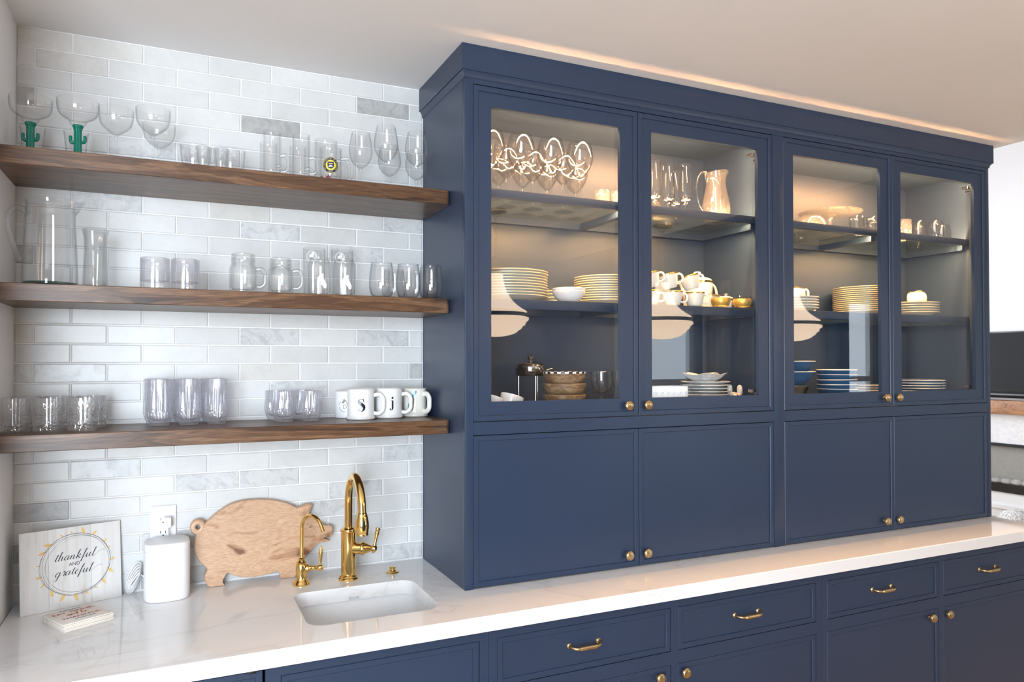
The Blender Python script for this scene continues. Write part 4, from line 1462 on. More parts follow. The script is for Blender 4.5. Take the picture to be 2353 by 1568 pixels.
# a small pen alphabet: strokes on a grid with x-height 1, drawn with a pointed-pen width
PEN = {
    't': (0.55, [[(0.0, 0.15), (0.28, 0.9), (0.34, 1.55), (0.22, 0.6), (0.22, 0.12), (0.38, 0.0), (0.62, 0.3)], [(0.02, 1.12), (0.30, 1.20), (0.62, 1.18)]]),
    'h': (0.95, [[(0.0, 0.2), (0.32, 1.3), (0.42, 1.95), (0.30, 2.0), (0.20, 1.3), (0.12, 0.0)], [(0.13, 0.25), (0.36, 0.85), (0.58, 0.95), (0.60, 0.5), (0.58, 0.1), (0.72, 0.0), (1.0, 0.35)]]),
    'a': (0.92, [[(0.66, 0.82), (0.42, 1.0), (0.12, 0.65), (0.10, 0.2), (0.28, 0.0), (0.52, 0.35), (0.68, 0.95)], [(0.68, 0.95), (0.60, 0.3), (0.68, 0.02), (0.98, 0.35)]]),
    'n': (0.98, [[(0.0, 0.3), (0.18, 0.95), (0.16, 0.5), (0.08, 0.0)], [(0.10, 0.25), (0.34, 0.85), (0.56, 0.98), (0.60, 0.55), (0.56, 0.12), (0.72, 0.0), (1.0, 0.35)]]),
    'k': (0.95, [[(0.0, 0.2), (0.34, 1.4), (0.44, 2.0), (0.30, 2.05), (0.20, 1.3), (0.10, 0.0)], [(0.14, 0.4), (0.48, 0.98), (0.62, 0.85), (0.42, 0.55), (0.24, 0.52), (0.48, 0.30), (0.62, 0.02), (0.98, 0.3)]]),
    'f': (0.62, [[(0.0, 0.3), (0.36, 1.2), (0.54, 1.95), (0.42, 2.05), (0.28, 1.2), (0.14, -0.4), (0.06, -0.85), (0.0, -0.6), (0.20, 0.0), (0.62, 0.35)]]),
    'u': (0.98, [[(0.0, 0.35), (0.16, 0.98), (0.10, 0.35), (0.22, 0.0), (0.46, 0.3), (0.66, 0.98)], [(0.66, 0.98), (0.58, 0.3), (0.68, 0.02), (0.98, 0.35)]]),
    'l': (0.55, [[(0.0, 0.25), (0.34, 1.3), (0.46, 1.95), (0.34, 2.0), (0.22, 1.2), (0.18, 0.2), (0.34, 0.0), (0.60, 0.4)]]),
    'L': (1.2, [[(0.0, 0.25), (0.34, 1.3), (0.46, 1.95), (0.34, 2.0), (0.22, 1.2), (0.18, 0.2), (0.36, 0.0), (0.70, 0.45), (1.0, 0.95), (1.5, 1.25), (2.0, 1.15)]]),
    'g': (0.92, [[(0.66, 0.82), (0.42, 1.0), (0.12, 0.65), (0.10, 0.2), (0.28, 0.0), (0.52, 0.35), (0.68, 0.95)], [(0.68, 0.95), (0.58, 0.0), (0.44, -0.8), (0.20, -1.05), (0.04, -0.75), (0.30, -0.3), (0.92, 0.35)]]),
    'r': (0.66, [[(0.0, 0.3), (0.20, 0.95), (0.30, 1.12), (0.36, 0.9), (0.58, 0.92), (0.50, 0.4), (0.46, 0.1), (0.56, 0.0), (0.72, 0.3)]]),
    'e': (0.70, [[(0.0, 0.3), (0.36, 0.55), (0.50, 0.85), (0.34, 1.0), (0.14, 0.6), (0.16, 0.15), (0.36, 0.0), (0.74, 0.35)]]),
    'd': (0.95, [[(0.64, 0.8), (0.40, 1.0), (0.10, 0.6), (0.12, 0.15), (0.30, 0.0), (0.54, 0.4), (0.86, 1.95)], [(0.86, 1.95), (0.62, 0.3), (0.72, 0.0), (0.98, 0.35)]]),
    'b': (0.85, [[(0.0, 0.25), (0.34, 1.3), (0.42, 1.95), (0.30, 1.95), (0.18, 1.0), (0.14, 0.2), (0.34, 0.0), (0.60, 0.4), (0.56, 0.9), (0.66, 0.8), (0.88, 0.9)]]),
}


def pen_text(s, xh, slant=0.28, pen=0.10, hair=0.025, wide=1.0):
    mb = MB()
    x = 0.0
    for ch in s:
        if ch == ' ':
            x += 0.6
            continue
        adv, strokes = PEN[ch]
        for st in strokes:
            pts = smooth_path(st, 6)
            pts = [((x * wide + p[0] * wide + p[1] * slant) * xh, p[1] * xh) for p in pts]
            ws = []
            for i in range(len(pts)):
                d = (pts[min(i + 1, len(pts) - 1)][1] - pts[max(i - 1, 0)][1])
                l = math.hypot(d, pts[min(i + 1, len(pts) - 1)][0] - pts[max(i - 1, 0)][0]) + 1e-9
                ws.append(xh * (hair + pen * max(0.0, -d / l) ** 1.3) * 1.9)
            g = ribbon(pts, ws)
            mb.add(g.v, g.f)
        x += adv
    return mb, x * xh * wide


XH = 0.0112
for s, x0, z0 in (('thankfuL', 0.079, 0.127), ('gratefuL', 0.080, 0.086)):
    g, w = pen_text(s, XH, 0.34, 0.085, 0.022, 1.36)
    g.map(lambda x, y, z: (x0 + x, -0.0003, z0 + z)).build('painted_word', 'ink', sign, smooth=0)
text_mb('AND', 0.0125).map(lambda x, y, z: (0.128 + x, -0.0003, 0.1135 + z)).build('painted_word', 'ink', sign, smooth=0)

# ---- napkin pack
npts = [Vector((-0.2973, 2.2095)), Vector((-0.1928, 2.2688)), Vector((-0.1317, 2.1664)), Vector((-0.2362, 2.1071))]
nc = sum(npts, Vector((0, 0))) / 4
nux = (npts[1] - npts[0]); nuy = (npts[0] - npts[3])
nw, nh = nux.length, nuy.length
nrz = math.atan2(nux.y, nux.x)
nap = thing('napkin_stack', 'stack of cream paper napkins printed eat drink and be thankful', 'napkins', (nc.x, nc.y, ZT), nrz)
MAT['napkin'] = noisy('cream_paper', [(0.3, (0.80, 0.73, 0.65)), (0.7, (0.85, 0.79, 0.72))], 40, rough=0.8)
nz = 0.0
for k in range(6):
    h = 0.0034
    s = 0.0015 * math.sin(k * 2.1)
    def bulge(x, y, z):
        return (x, y, z + 0.0)
    MB().box(-nw / 2 + s, nw / 2 + s, -nh / 2 - s, nh / 2 - s, nz, nz + h - 0.0002, 0.0012).build('napkin', 'napkin', nap)
    nz += h
MAT['redprint'] = principled('red_print', (0.48, 0.02, 0.05), 0.6)
MAT['tealprint'] = principled('teal_print', (0.0, 0.27, 0.30), 0.6)


def flat_on(mb, dx, dy, z):
    return mb.map(lambda x, y, zz: (dx + x, dy + zz, z))


flat_on(text_mb('EAT, DRINK', 0.0185), 0.0, 0.030, nz + 0.0003).build('printed_lettering', 'redprint', nap, smooth=0)
g, w = pen_text('and be', 0.0100, 0.15, 0.12, 0.06)
flat_on(g, -w / 2, 0.002, nz + 0.0003).build('printed_lettering', 'orangeprint', nap, smooth=0)
flat_on(text_mb('THANKFUL', 0.0185), 0.0, -0.018, nz + 0.0003).build('printed_lettering', 'redprint', nap, smooth=0)
for yy, x0, x1 in ((0.048, -0.026, 0.026), (-0.036, -0.026, 0.026)):
    mb = ribbon([(x0, 0), (x1, 0)], 0.0012)
    for k in range(9):
        xx = x0 + (x1 - x0) * (k + 0.5) / 9
        g = poly([(xx - 0.002, 0.0), (xx + 0.003, 0.0045), (xx + 0.0042, 0.0038), (xx + 0.001, -0.0003)])
        mb.add(g.v, g.f)
    flat_on(mb, 0, yy, nz + 0.0003).build('printed_garland', 'tealprint', nap, smooth=0)

# ---- speaker
spx, spy = -0.0095, 2.316
spk = thing('speaker', 'small rounded white speaker in front of the wall outlet', 'speaker', (spx, spy, ZT), math.radians(3))
MAT['grille'] = noisy('white_fabric_grille', [(0.4, (0.80, 0.81, 0.82)), (0.6, (0.87, 0.875, 0.88))], 900, rough=0.6, bump_s=0.15)


def squircle(rx, ry, n=56, e=2.9):
    out = []
    for k in range(n):
        a = 2 * PI * k / n
        c, s = math.cos(a), math.sin(a)
        out.append((rx * math.copysign(abs(c) ** (2 / e), c), ry * math.copysign(abs(s) ** (2 / e), s)))
    return out


def loft(rings):
    n = len(rings[0])
    vs = [p for r in rings for p in r]
    fs = []
    for k in range(len(rings) - 1):
        for i in range(n):
            j = (i + 1) % n
            fs.append((k * n + i, k * n + j, (k + 1) * n + j, (k + 1) * n + i))
    fs += [tuple(range(n - 1, -1, -1)), tuple((len(rings) - 1) * n + i for i in range(n))]
    return MB().add(vs, fs)


SR_, SH_ = 0.0595, 0.161
loft([[(x, y, z) for x, y in squircle(SR_ - d, SR_ - d)] for d, z in ((0.004, 0.0), (0.0015, 0.0015), (0.0005, 0.005), (0.0005, 0.007))]).build('base', 'white', spk, smooth=40)
loft([[(x, y, z) for x, y in squircle(SR_, SR_)] for z in (0.0072, 0.05, 0.10, 0.138)]).build('grille', 'grille', spk, smooth=40)
loft([[(x, y, z) for x, y in squircle(SR_ - d, SR_ - d)] for d, z in ((0.0004, 0.1382), (0.0, 0.140), (0.0, 0.154), (0.0015, 0.159), (0.0045, SH_))]).build('top', 'white', spk, smooth=40)
# power cord, coiled beside the speaker, and its plug
crd = thing('power_cord', 'white power cord looped beside the speaker and plugged into the outlet', 'cord', (spx, 2.37, ZT))
mb = MB()
random.seed(5)
for k in range(5):
    pts = []
    cx = -0.0865 + 0.001 * k
    for j in range(17):
        a = 2 * PI * j / 16
        pts.append((cx + (0.016 - 0.003 * k) * math.cos(a) + 0.012 * math.sin(a), 0.014 - 0.006 * k + 0.004 * math.sin(a * 2), 0.0455 + (0.043 - 0.006 * k) * math.sin(a)))
    mb.tube(smooth_path(pts, 2), 0.0018, 8)
mb.build('coil', 'white', crd, smooth=60)
MB().tube(smooth_path([(-0.080, 0.012, 0.06), (-0.03, 0.016, 0.03), (0.000, 0.018, 0.06), (0.004, 0.017, 0.12), (0.002, 0.005, 0.165), (0.000, -0.002, 0.190)], 6), 0.0022, 8).build('cable', 'white', crd, smooth=60)
MB().box(-0.009, 0.011, -0.010, 0.0255, 0.184, 0.215, 0.004).build('plug', 'white', crd)

# ---- wall outlet
o0, o1 = at_y(345, 1163, 2.4), at_y(404.5, 1250, 2.4)
ocx, ocz = (o0.x + o1.x) / 2, (o0.z + o1.z) / 2
out_ = thing('wall_outlet', 'white rectangular outlet plate on the tiles above the speaker', 'outlet', (ocx, 2.399, ocz))
ow, ohh = o1.x - o0.x, 0.115
MB().box(-ow / 2, ow / 2, -0.006, 0.0, -ohh / 2, ohh / 2, 0.002).build('plate', 'white', out_)
MB().box(-0.0165, 0.0165, -0.0082, -0.0045, -0.0335, 0.0335, 0.001).build('socket_face', 'porcelain', out_)
for zz in (-0.019, 0.019):
    mbs = MB().box(-0.0075, -0.0055, -0.0086, -0.0080, zz - 0.004, zz + 0.004).box(0.0055, 0.0075, -0.0086, -0.0080, zz - 0.004, zz + 0.004).box(-0.002, 0.002, -0.0086, -0.0080, zz - 0.011, zz - 0.008)
    mbs.build('slots', 'black', out_, smooth=0)

# ---- pig-shaped board
PC = lambda x, y: (400 + x * 0.28061, 1060 + y * 0.28061)
pig_px = [(290, 1032), (245, 960), (255, 915), (268, 880), (215, 830), (175, 770), (163, 690), (180, 610), (225, 545), (290, 480), (370, 415), (460, 360), (560, 330), (680, 318), (800, 322), (900, 340), (965, 362), (1005, 382),
          (1060, 368), (1095, 355), (1136, 360), (1120, 400), (1108, 440), (1150, 470), (1190, 505), (1225, 522), (1258, 532), (1275, 526), (1300, 540), (1300, 575), (1295, 612), (1262, 622), (1228, 628), (1255, 640), (1278, 650), (1240, 662), (1195, 668), (1160, 690), (1130, 725), (1090, 765), (1050, 800), (1020, 840), (1000, 890), (985, 950), (880, 962), (862, 920), (845, 902), (760, 925), (660, 945), (560, 948), (490, 935), (432, 912), (405, 950), (388, 985), (405, 1018), (400, 1028)]
pig_pts = []
for (x, y) in pig_px:
    w = at_y(*PC(x, y), 2.362)
    pig_pts.append((w.x, w.z))
px0, pz0 = 0.20, ZT
pig = thing('cutting_board', 'carved wooden pig-shaped cutting board leaning on the tiles', 'cutting board', (px0, 2.352, pz0))
zmin = min(p[1] for p in pig_pts)
outl = [(p[0] - px0, max(p[1] - pz0, 0.0)) for p in pig_pts]
sm = smooth_path([(p[0], p[1]) for p in outl], 3, closed=True)
sm = [(p[0], max(p[1], 0.0002)) for p in sm]
LEAN = 0.075
lean_f = lambda x, y, z: (x, y + z * LEAN, z)
prism(sm, 0.0, 0.020, 0.0035).map(lean_f).build('body', 'pig', pig, smooth=20)


def ploc(x, y):
    w = at_y(*PC(x, y), 2.356)
    return (w.x - px0, w.z - pz0)


tc = ploc(196, 548)
ring = []
mb = MB()
nT = 40
for r, yy in ((0.0068, 0.001), (0.0095, -0.0008), (0.016, -0.0008), (0.0195, 0.001), (0.0215, 0.005), (0.0215, 0.016), (0.0068, 0.016)):
    ring.append([(tc[0] + r * math.cos(2 * PI * k / nT), yy, tc[1] + r * 1.08 * math.sin(2 * PI * k / nT)) for k in range(nT)])
vs = [p for r in ring for p in r]
fs = []
for k in range(len(ring)):
    k2 = (k + 1) % len(ring)
    for i in range(nT):
        j = (i + 1) % nT
        fs.append((k * nT + i, k * nT + j, k2 * nT + j, k2 * nT + i))
mb.add(vs, fs)
a_, b_ = ploc(140, 590), ploc(205, 640)
mb.map(lean_f).build('tail', 'pig', pig, smooth=35)
ea = [ploc(*p) for p in ((1000, 392), (1060, 372), (1132, 362), (1108, 405), (1085, 432), (1040, 452), (1012, 432))]
prism(ea, -0.005, 0.003, 0.003).map(lean_f).build('ear', 'pig', pig, smooth=20)
ck = smooth_path([ploc(*p) for p in ((1080, 520), (1135, 545), (1155, 590), (1130, 640), (1100, 690))], 5)
MB().tube([(p[0], 0.0005, p[1]) for p in ck], 0.0022, 8).map(lean_f).build('carved_cheek', 'pig', pig, smooth=60)
sn = smooth_path([ploc(*p) for p in ((1258, 530), (1252, 575), (1262, 618))], 4)
MB().tube([(p[0], 0.0005, p[1]) for p in sn], 0.0016, 8).map(lean_f).build('snout_ridge', 'pig', pig, smooth=60)
ey = ploc(1122, 540)
MB().lathe([(0, 0.0015), (0.003, 0.001), (0.0045, 0)], 16).map(lambda x, y, z: (ey[0] + x * 1.4, -z, ey[1] + y)).map(lean_f).build('eye', 'bowlwood', pig, smooth=60)
kg = ploc(690, 868)
MAT['carved'] = principled('pale_carving', (0.62, 0.42, 0.26), 0.5)
text_mb('K•G•S', 0.021).map(lambda x, y, z: (kg[0] + x, -0.0006, kg[1] + z)).map(lean_f).build('carved_lettering', 'carved', pig, smooth=0)

# ---- main faucet
fx, fy = 0.4964, 2.267
fau = thing('faucet', 'tall polished brass pull-down faucet behind the bar sink', 'faucet', (fx, fy, ZT))
MB().lathe([(0, 0), (0.0300, 0), (0.0305, 0.003), (0.0290, 0.006), (0.0270, 0.0075), (0.0275, 0.010), (0.0262, 0.0125), (0.0240, 0.014), (0, 0.014)], 40).build('base', 'brass', fau, smooth=35)
MB().lathe([(0, 0.013), (0.0225, 0.013), (0.0225, 0.144), (0.0245, 0.146), (0.0250, 0.150), (0.0240, 0.1535), (0.0215, 0.1545), (0.0185, 0.158), (0, 0.158)], 40).build('body', 'brass', fau, smooth=35)
arc = [(0, 0, 0.155), (0, 0, 0.20), (0, 0, 0.236)]
RA = 0.0875
for k in range(1, 21):
    a = PI * k / 20 * 0.97
    arc.append((0, -RA + RA * math.cos(a), 0.236 + RA * math.sin(a) * 1.02))
e1 = arc[-1]
arc.append((0, e1[1] - 0.001, e1[2] - 0.010))
MB().tube(arc, 0.0120, 24).build('spout', 'brass', fau, smooth=60)
hd = thing
hx, hy, hz0 = 0, arc[-1][1], arc[-1][2]
head = MB().lathe([(0, 0.0), (0.0138, 0.0), (0.0140, -0.004), (0.0150, -0.006), (0.0168, -0.014), (0.0195, -0.028), (0.0200, -0.040), (0.0188, -0.052), (0.0172, -0.058), (0.0182, -0.060), (0.0182, -0.063), (0.0150, -0.064), (0, -0.062)], 36, c=(hx, hy, hz0)).build('spray_head', 'brass', fau, smooth=35)
fa = facing(fx, fy + hy)
g = MB().box(-0.0042, 0.0042, -0.002, 0.002, -0.013, 0.013, 0.0015)
g.xform(Matrix.Translation((hx + 0.0192 * math.cos(fa + 0.25), hy + 0.0192 * math.sin(fa + 0.25), hz0 - 0.034)) @ Matrix.Rotation(fa + 0.25 + PI / 2, 4, 'Z')).build('spray_button', 'black', head)
ARM = Matrix.Translation((0, 0, 0.094)) @ Matrix.Rotation(math.radians(-28), 4, 'Z') @ Matrix.Rotation(math.radians(90), 4, 'Y')
MB().lathe([(0, 0.0), (0.0170, 0.0), (0.0170, 0.040), (0.0205, 0.042), (0.0212, 0.045), (0.0205, 0.048), (0.0180, 0.050), (0.0110, 0.066), (0.0080, 0.072), (0.0085, 0.074), (0.0110, 0.078), (0.0105, 0.084), (0.0060, 0.088), (0, 0.089)], 32).xform(ARM).build('valve', 'brass', fau, smooth=35)
tip = ARM @ Vector((0, 0, 0.079))
lev = MB().lathe([(0, -0.014), (0.0035, -0.0135), (0.0045, -0.010), (0.0035, -0.007), (0.0045, 0.0), (0.0062, 0.010), (0.0042, 0.018), (0.0050, 0.035), (0.0066, 0.046), (0.0070, 0.050), (0.0056, 0.0535), (0.0075, 0.058), (0.0066, 0.063), (0, 0.065)], 20)
lev.xform(Matrix.Translation(tip) @ Matrix.Rotation(math.radians(12), 4, 'Y')).build('lever', 'brass', fau, smooth=35)

# ---- small filter tap
gx, gy = 0.3564, 2.2709
tap_ = thing('filter_tap', 'small polished brass filter tap with slim gooseneck near the pig board', 'faucet', (gx, gy, ZT))
MB().lathe([(0, 0), (0.0258, 0), (0.0262, 0.003), (0.0235, 0.006), (0.0225, 0.009), (0.0205, 0.011), (0.0165, 0.017), (0.0150, 0.024), (0.0168, 0.038), (0.0180, 0.050), (0.0172, 0.058), (0.0150, 0.062), (0.0155, 0.066), (0.0125, 0.069), (0.0095, 0.073), (0.0100, 0.077), (0.0072, 0.080), (0, 0.081)], 36).build('body', 'brass', tap_, smooth=35)
dv = Vector((0.50, -0.866, 0))
arc = [(0, 0, 0.078), (0, 0, 0.12), (0, 0, 0.165)]
RA = 0.046
for k in range(1, 18):
    a = PI * k / 20
    d = RA - RA * math.cos(a)
    arc.append((dv.x * d, dv.y * d, 0.165 + RA * math.sin(a)))
e1, e0 = Vector(arc[-1]), Vector(arc[-2])
dd = (e1 - e0).normalized()
arc += [tuple(e1 + dd * 0.012), tuple(e1 + dd * 0.020)]
MB().tube(arc, [0.0056] * (len(arc) - 3) + [0.0056, 0.0052, 0.0062], 16).build('spout', 'brass', tap_, smooth=60)
ARM = Matrix.Translation((0, 0, 0.047)) @ Matrix.Rotation(math.radians(-15), 4, 'Z') @ Matrix.Rotation(math.radians(90), 4, 'Y')
MB().lathe([(0, 0.012), (0.0115, 0.012), (0.0120, 0.020), (0.0085, 0.022), (0.0090, 0.026), (0.0068, 0.030), (0.0062, 0.036), (0.0076, 0.039), (0.0070, 0.042), (0.0060, 0.045), (0.0085, 0.048), (0.0100, 0.054), (0.0085, 0.060), (0.0045, 0.063), (0, 0.064)], 28).xform(ARM).build('valve', 'brass', tap_, smooth=35)
tip = ARM @ Vector((0, 0, 0.054))
MB().lathe([(0, 0.004), (0.0042, 0.006), (0.0036, 0.012), (0.0048, 0.024), (0.0062, 0.042), (0.0064, 0.050), (0.0048, 0.0535), (0.0050, 0.057), (0.0028, 0.062), (0.0030, 0.064), (0, 0.066)], 20).xform(Matrix.Translation(tip) @ Matrix.Rotation(math.radians(3), 4, 'Y')).build('lever', 'brass', tap_, smooth=35)

# ---- air switch
bq = at_z(902, 1316, Z_CT)
o = thing('air_switch_button', 'small round brass disposal button on the worktop behind the sink', 'button', (bq.x, bq.y, ZT))
MB().lathe([(0, 0), (0.0205, 0), (0.0210, 0.0015), (0.0185, 0.0035), (0.0110, 0.0050), (0.0100, 0.0060), (0, 0.0062)], 36).build('base', 'brass', o, smooth=35)
MB().lathe([(0, 0.0060), (0.0085, 0.0060), (0.0090, 0.0070), (0.0090, 0.0135), (0.0100, 0.0145), (0.0098, 0.0175), (0.0075, 0.0188), (0, 0.0190)], 32).build('push_button', 'brass', o, smooth=35)

# ------------------------------------------------------------------ inside the hutch
ZU, ZM, ZF = Z_SH[0] - 0.016 - 0.0002, Z_SH[1] + 0.0003, Z_FLOOR + 0.0003
HU = 'in the lit hutch'

# ---- upper shelf, first door: balloon wine glasses
balloon = [(0.006, 0.096), (0.014, 0.102), (0.030, 0.122), (0.0430, 0.150), (0.0455, 0.172), (0.0405, 0.200), (0.0345, 0.218)]
MAT['sparkle'] = thin_glass('cut_wine_glass', (0.985, 0.985, 0.985), (0.72, 0.72, 0.72), 0.055, 0.60, power=3.6)
a = wine_glass('wine_glass', 'large balloon wine glass with cut bowl behind the first glass door', 'wine glass', (0, 0, 0), balloon, 0.096, 0.0040, 0.034, 0.0014, 'sparkle', 'sparkle', cut=24)
rows = [(1128, 2.147), (1197, 2.147), (1266, 2.145), (1332, 2.143), (1163, 2.238), (1224, 2.238), (1294, 2.236), (1145, 2.332), (1201, 2.332), (1257, 2.332), (1322, 2.330)]
spots = []
for x, y in rows:
    spots.append((spot(x, 400, Y=y).x, y, ZU, random.uniform(0, 1)))
place_copies(a, spots, 'balloon wine glasses behind the first glass door')
sp = [(0.019, 0), (0.022, 0.003), (0.0245, 0.03), (0.0265, 0.066)]
fl = lambda r, z, a: r - 0.0012 * (0.5 + 0.5 * math.cos(a * 14)) if 0.003 < z < 0.04 else r
a = tumbler('shot_tumbler', 'short fluted tumbler beside the balloon wine glasses ' + HU, (0, 0, 0), sp, 0.002, 0.008, 'cut', 56, fl)
place_copies(a, [(spot(x, 450, Y=y).x, y, ZU, 0) for x, y in ((1384, 2.150), (1420, 2.140), (1422, 2.215))], 'short fluted tumblers on the upper hutch shelf')

# ---- upper shelf, second door: flutes, decanters, crystal jug
flute = [(0.008, 0.054), (0.016, 0.060), (0.0225, 0.074), (0.0238, 0.090), (0.0225, 0.110), (0.0215, 0.15), (0.0240, 0.193)]
a = wine_glass('champagne_flute', 'crystal champagne flute with rounded cut base behind the second glass door', 'glass', (0, 0, 0), flute, 0.054, 0.0055, 0.030, 0.0016, 'sparkle', 'sparkle', cut=16)
place_copies(a, [(spot(x, 400, Y=y).x, y, ZU, 0) for x, y in ((1504, 2.150), (1535, 2.165), (1552, 2.240), (1574, 2.140))], 'champagne flutes on the upper hutch shelf')
dec = [(0.030, 0), (0.033, 0.004), (0.035, 0.02), (0.030, 0.05), (0.020, 0.062), (0.014, 0.075)]
a = tumbler('small_decanter', 'small diamond-cut crystal decanter behind the champagne flutes', (0, 0, 0), dec, 0.004, 0.010, 'pressed', 64, diamond(0.05, 16, 0.003, 0.05, 0))
place_copies(a, [(spot(x, 450, Y=y).x, y, ZU, 0) for x, y in ((1506, 2.250), (1530, 2.330))], 'small decanters behind the flutes')
q = spot(1645, 450, Y=2.172)
jug = thing('crystal_jug', 'cut crystal water jug with looped handle behind the second glass door', 'jug', (q.x, q.y, ZU), math.radians(-10))
jprof2 = [(0.040, 0.0), (0.043, 0.005), (0.050, 0.020), (0.0535, 0.046), (0.050, 0.075), (0.041, 0.116), (0.036, 0.145), (0.036, 0.168), (0.041, 0.192)]
dm = diamond(0.066, 18, 0.0045, 0.110, 0.0010)
jb = MB().lathe(vessel(interp(jprof2, 4), 0.003, 0.010), 80, dm)
jb.map(lambda x, y, z: (x * (1 + 0.35 * max(0, 1 - abs(math.atan2(y, x)) / 0.6) * max(0, (z - 0.155) / 0.037)), y, z + 0.006 * max(0, (z - 0.165) / 0.027) * (x / 0.04)))
jb.build('body', 'pressed', jug, smooth=18)
hp = smooth_path([(-0.032, 0, 0.166), (-0.036, 0, 0.152), (-0.044, 0, 0.172), (-0.042, 0, 0.188), (-0.060, 0, 0.186), (-0.078, 0, 0.158), (-0.080, 0, 0.112), (-0.070, 0, 0.068), (-0.050, 0, 0.036)], 5)
MB().tube(hp, 0.0055, 12).build('handle', 'thick', jug, smooth=60)

# ---- upper shelf, third door: cake stand, inverted bowl, tumblers
q = spot(1907, 500, Y=2.240)
ck_ = thing('cake_stand', 'cut glass cake stand with wide plate behind the third glass door', 'cake stand', (q.x, q.y, ZU))
ray_cut = lambda r, z, a: r * (1 + 0.012 * math.cos(a * 36))
MB().lathe([(0, 0.099), (0.05, 0.100), (0.118, 0.103), (0.125, 0.106), (0.125, 0.111), (0.118, 0.109), (0.05, 0.106), (0, 0.105)], 108, ray_cut).build('plate', 'pressed', ck_, smooth=20)
MB().lathe(interp([(0.0, 0.0), (0.052, 0.0), (0.053, 0.006), (0.035, 0.014), (0.012, 0.036), (0.009, 0.066), (0.014, 0.088), (0.030, 0.0985), (0.0, 0.099)], 3), 48).build('pedestal', 'pressed', ck_, smooth=40)
q = spot(1862, 500, Y=2.172)
ib = tumbler('crystal_bowl', 'diamond-cut crystal bowl turned upside down beside the cake stand', (q.x, q.y, ZU), [(0.064, 0.0), (0.065, 0.006), (0.060, 0.030), (0.048, 0.058), (0.034, 0.068), (0.020, 0.070)], 0.003, 0.002, 'pressed', 96, lambda r, z, a: r * (1 + 0.025 * math.cos(a * 20 + z * 300)), cat='bowl', smooth=20)
tl = [(0.024, 0), (0.027, 0.003), (0.029, 0.04), (0.030, 0.090)]
a = tumbler('clear_tumbler', 'plain clear tumbler beside the cake stand ' + HU, (0, 0, 0), tl, 0.002, 0.010, 'thick', 40)
place_copies(a, [(spot(x, 500, Y=y).x, y, ZU, 0) for x, y in ((1968, 2.190), (2008, 2.165), (2000, 2.260), (1838, 2.350))], 'plain tumblers around the cake stand')
sm_star = copy_tree(cutmesh)
sm_star['label'] = 'star-cut crystal tumbler behind the fourth glass door'
sm_star['group'] = 'glasses behind the fourth glass door'
q = spot(2076, 520, Y=2.165)
sm_star.location = (q.x, q.y, ZU)
sm_star.rotation_euler = (0, 0, facing(q.x, q.y))
sm_star.scale = (0.90, 0.90, 1.08)
ov = [(0.022, 0), (0.026, 0.003), (0.0325, 0.03), (0.032, 0.062), (0.0275, 0.096)]
a = tumbler('stemless_glass', 'clear stemless glass behind the fourth glass door', (0, 0, 0), ov, 0.0016, 0.005, 'sparkle', 40)
place_copies(a, [(spot(x, 520, Y=y).x, y, ZU, 0) for x, y in ((2112, 2.170), (2150, 2.135), (2166, 2.165), (2112, 2.250))], 'stemless glasses behind the fourth glass door')


# ---- plates
def plate_proto(name, label, R, mat, rim_mat, cat='plate', depth=0.016, rimw=0.0035, octo=False):
    t = thing(name, label, cat)
    prof = [(0, 0.0), (R * 0.58, 0.0), (R * 0.62, 0.002), (R * 0.95, depth - 0.001), (R, depth + 0.0005), (R, depth + 0.0028), (R * 0.985, depth + 0.0034), (R * 0.93, depth + 0.0022), (R * 0.62, 0.0052), (R * 0.56, 0.0040), (0, 0.0040)]
    mod = (lambda r, z, a: r * (0.955 / max(math.cos(((a + PI / 8) % (PI / 4)) - PI / 8), 0.5)) if r > R * 0.7 else r) if octo else None
    MB().lathe(prof, 56, mod).build('dish', mat, t, smooth=45)
    if rim_mat:
        pr2 = [(R * 0.955, depth + 0.0030), (R * 0.985, depth + 0.0037), (R + 0.0004, depth + 0.0030), (R + 0.0004, depth + 0.0009), (R * 0.99, depth + 0.0012)]
        MB().lathe(pr2, 56, mod).build('rim_band', rim_mat, t, smooth=45)
    return t


def stack(proto, x, y, z, n, pitch, group, label):
    sp_ = []
    for k in range(n):
        sp_.append((x + random.uniform(-0.0012, 0.0012), y + random.uniform(-0.0012, 0.0012), z + k * pitch, random.uniform(0, 6)))
    out = place_copies(proto, sp_, group, label)
    if n > 2:
        words = ['second', 'third', 'fourth', 'fifth', 'sixth', 'seventh', 'eighth', 'ninth', 'tenth', 'eleventh', 'twelfth']
        for k in range(1, n - 1):
            out[k]['label'] = label + ', ' + words[k - 1] + ' from the bottom'
        out[-1]['label'] = 'topmost ' + label
        out[0]['label'] = 'lowest ' + label
    return out


MAT['rimgold'] = principled('pale_gold_rim', (0.74, 0.64, 0.40), 0.3, 0.15)
q = at_y(1168, 660, 2.222)
stack(plate_proto('dinner_plate', '', 0.132, 'china', 'rimgold'), q.x, 2.222, ZM, 10, 0.0090, 'tall dinner plate stack behind the first glass door', 'ivory dinner plate in the tall stack behind the first glass door')
q = at_y(1301, 660, 2.300)
stack(plate_proto('dessert_plate', '', 0.060, 'china', 'rimgold'), q.x - 0.036, 2.312, ZM, 4, 0.0115, 'yellow-rimmed dessert plates behind the white bowls', 'small yellow-rimmed plate stacked behind the white bowls')
MAT['bluewhite'] = principled('cool_white_china', (0.80, 0.82, 0.85), 0.12)
q = at_y(1307, 680, 2.142)
wb = [(0.026, 0.0), (0.030, 0.002), (0.044, 0.014), (0.053, 0.028), (0.056, 0.037)]
wbl = [tumbler('small_bowl', 'white porcelain bowl stacked between the two plate stacks', (0, 0, 0), wb, 0.0030, 0.005, 'bluewhite', 48, cat='bowl')]
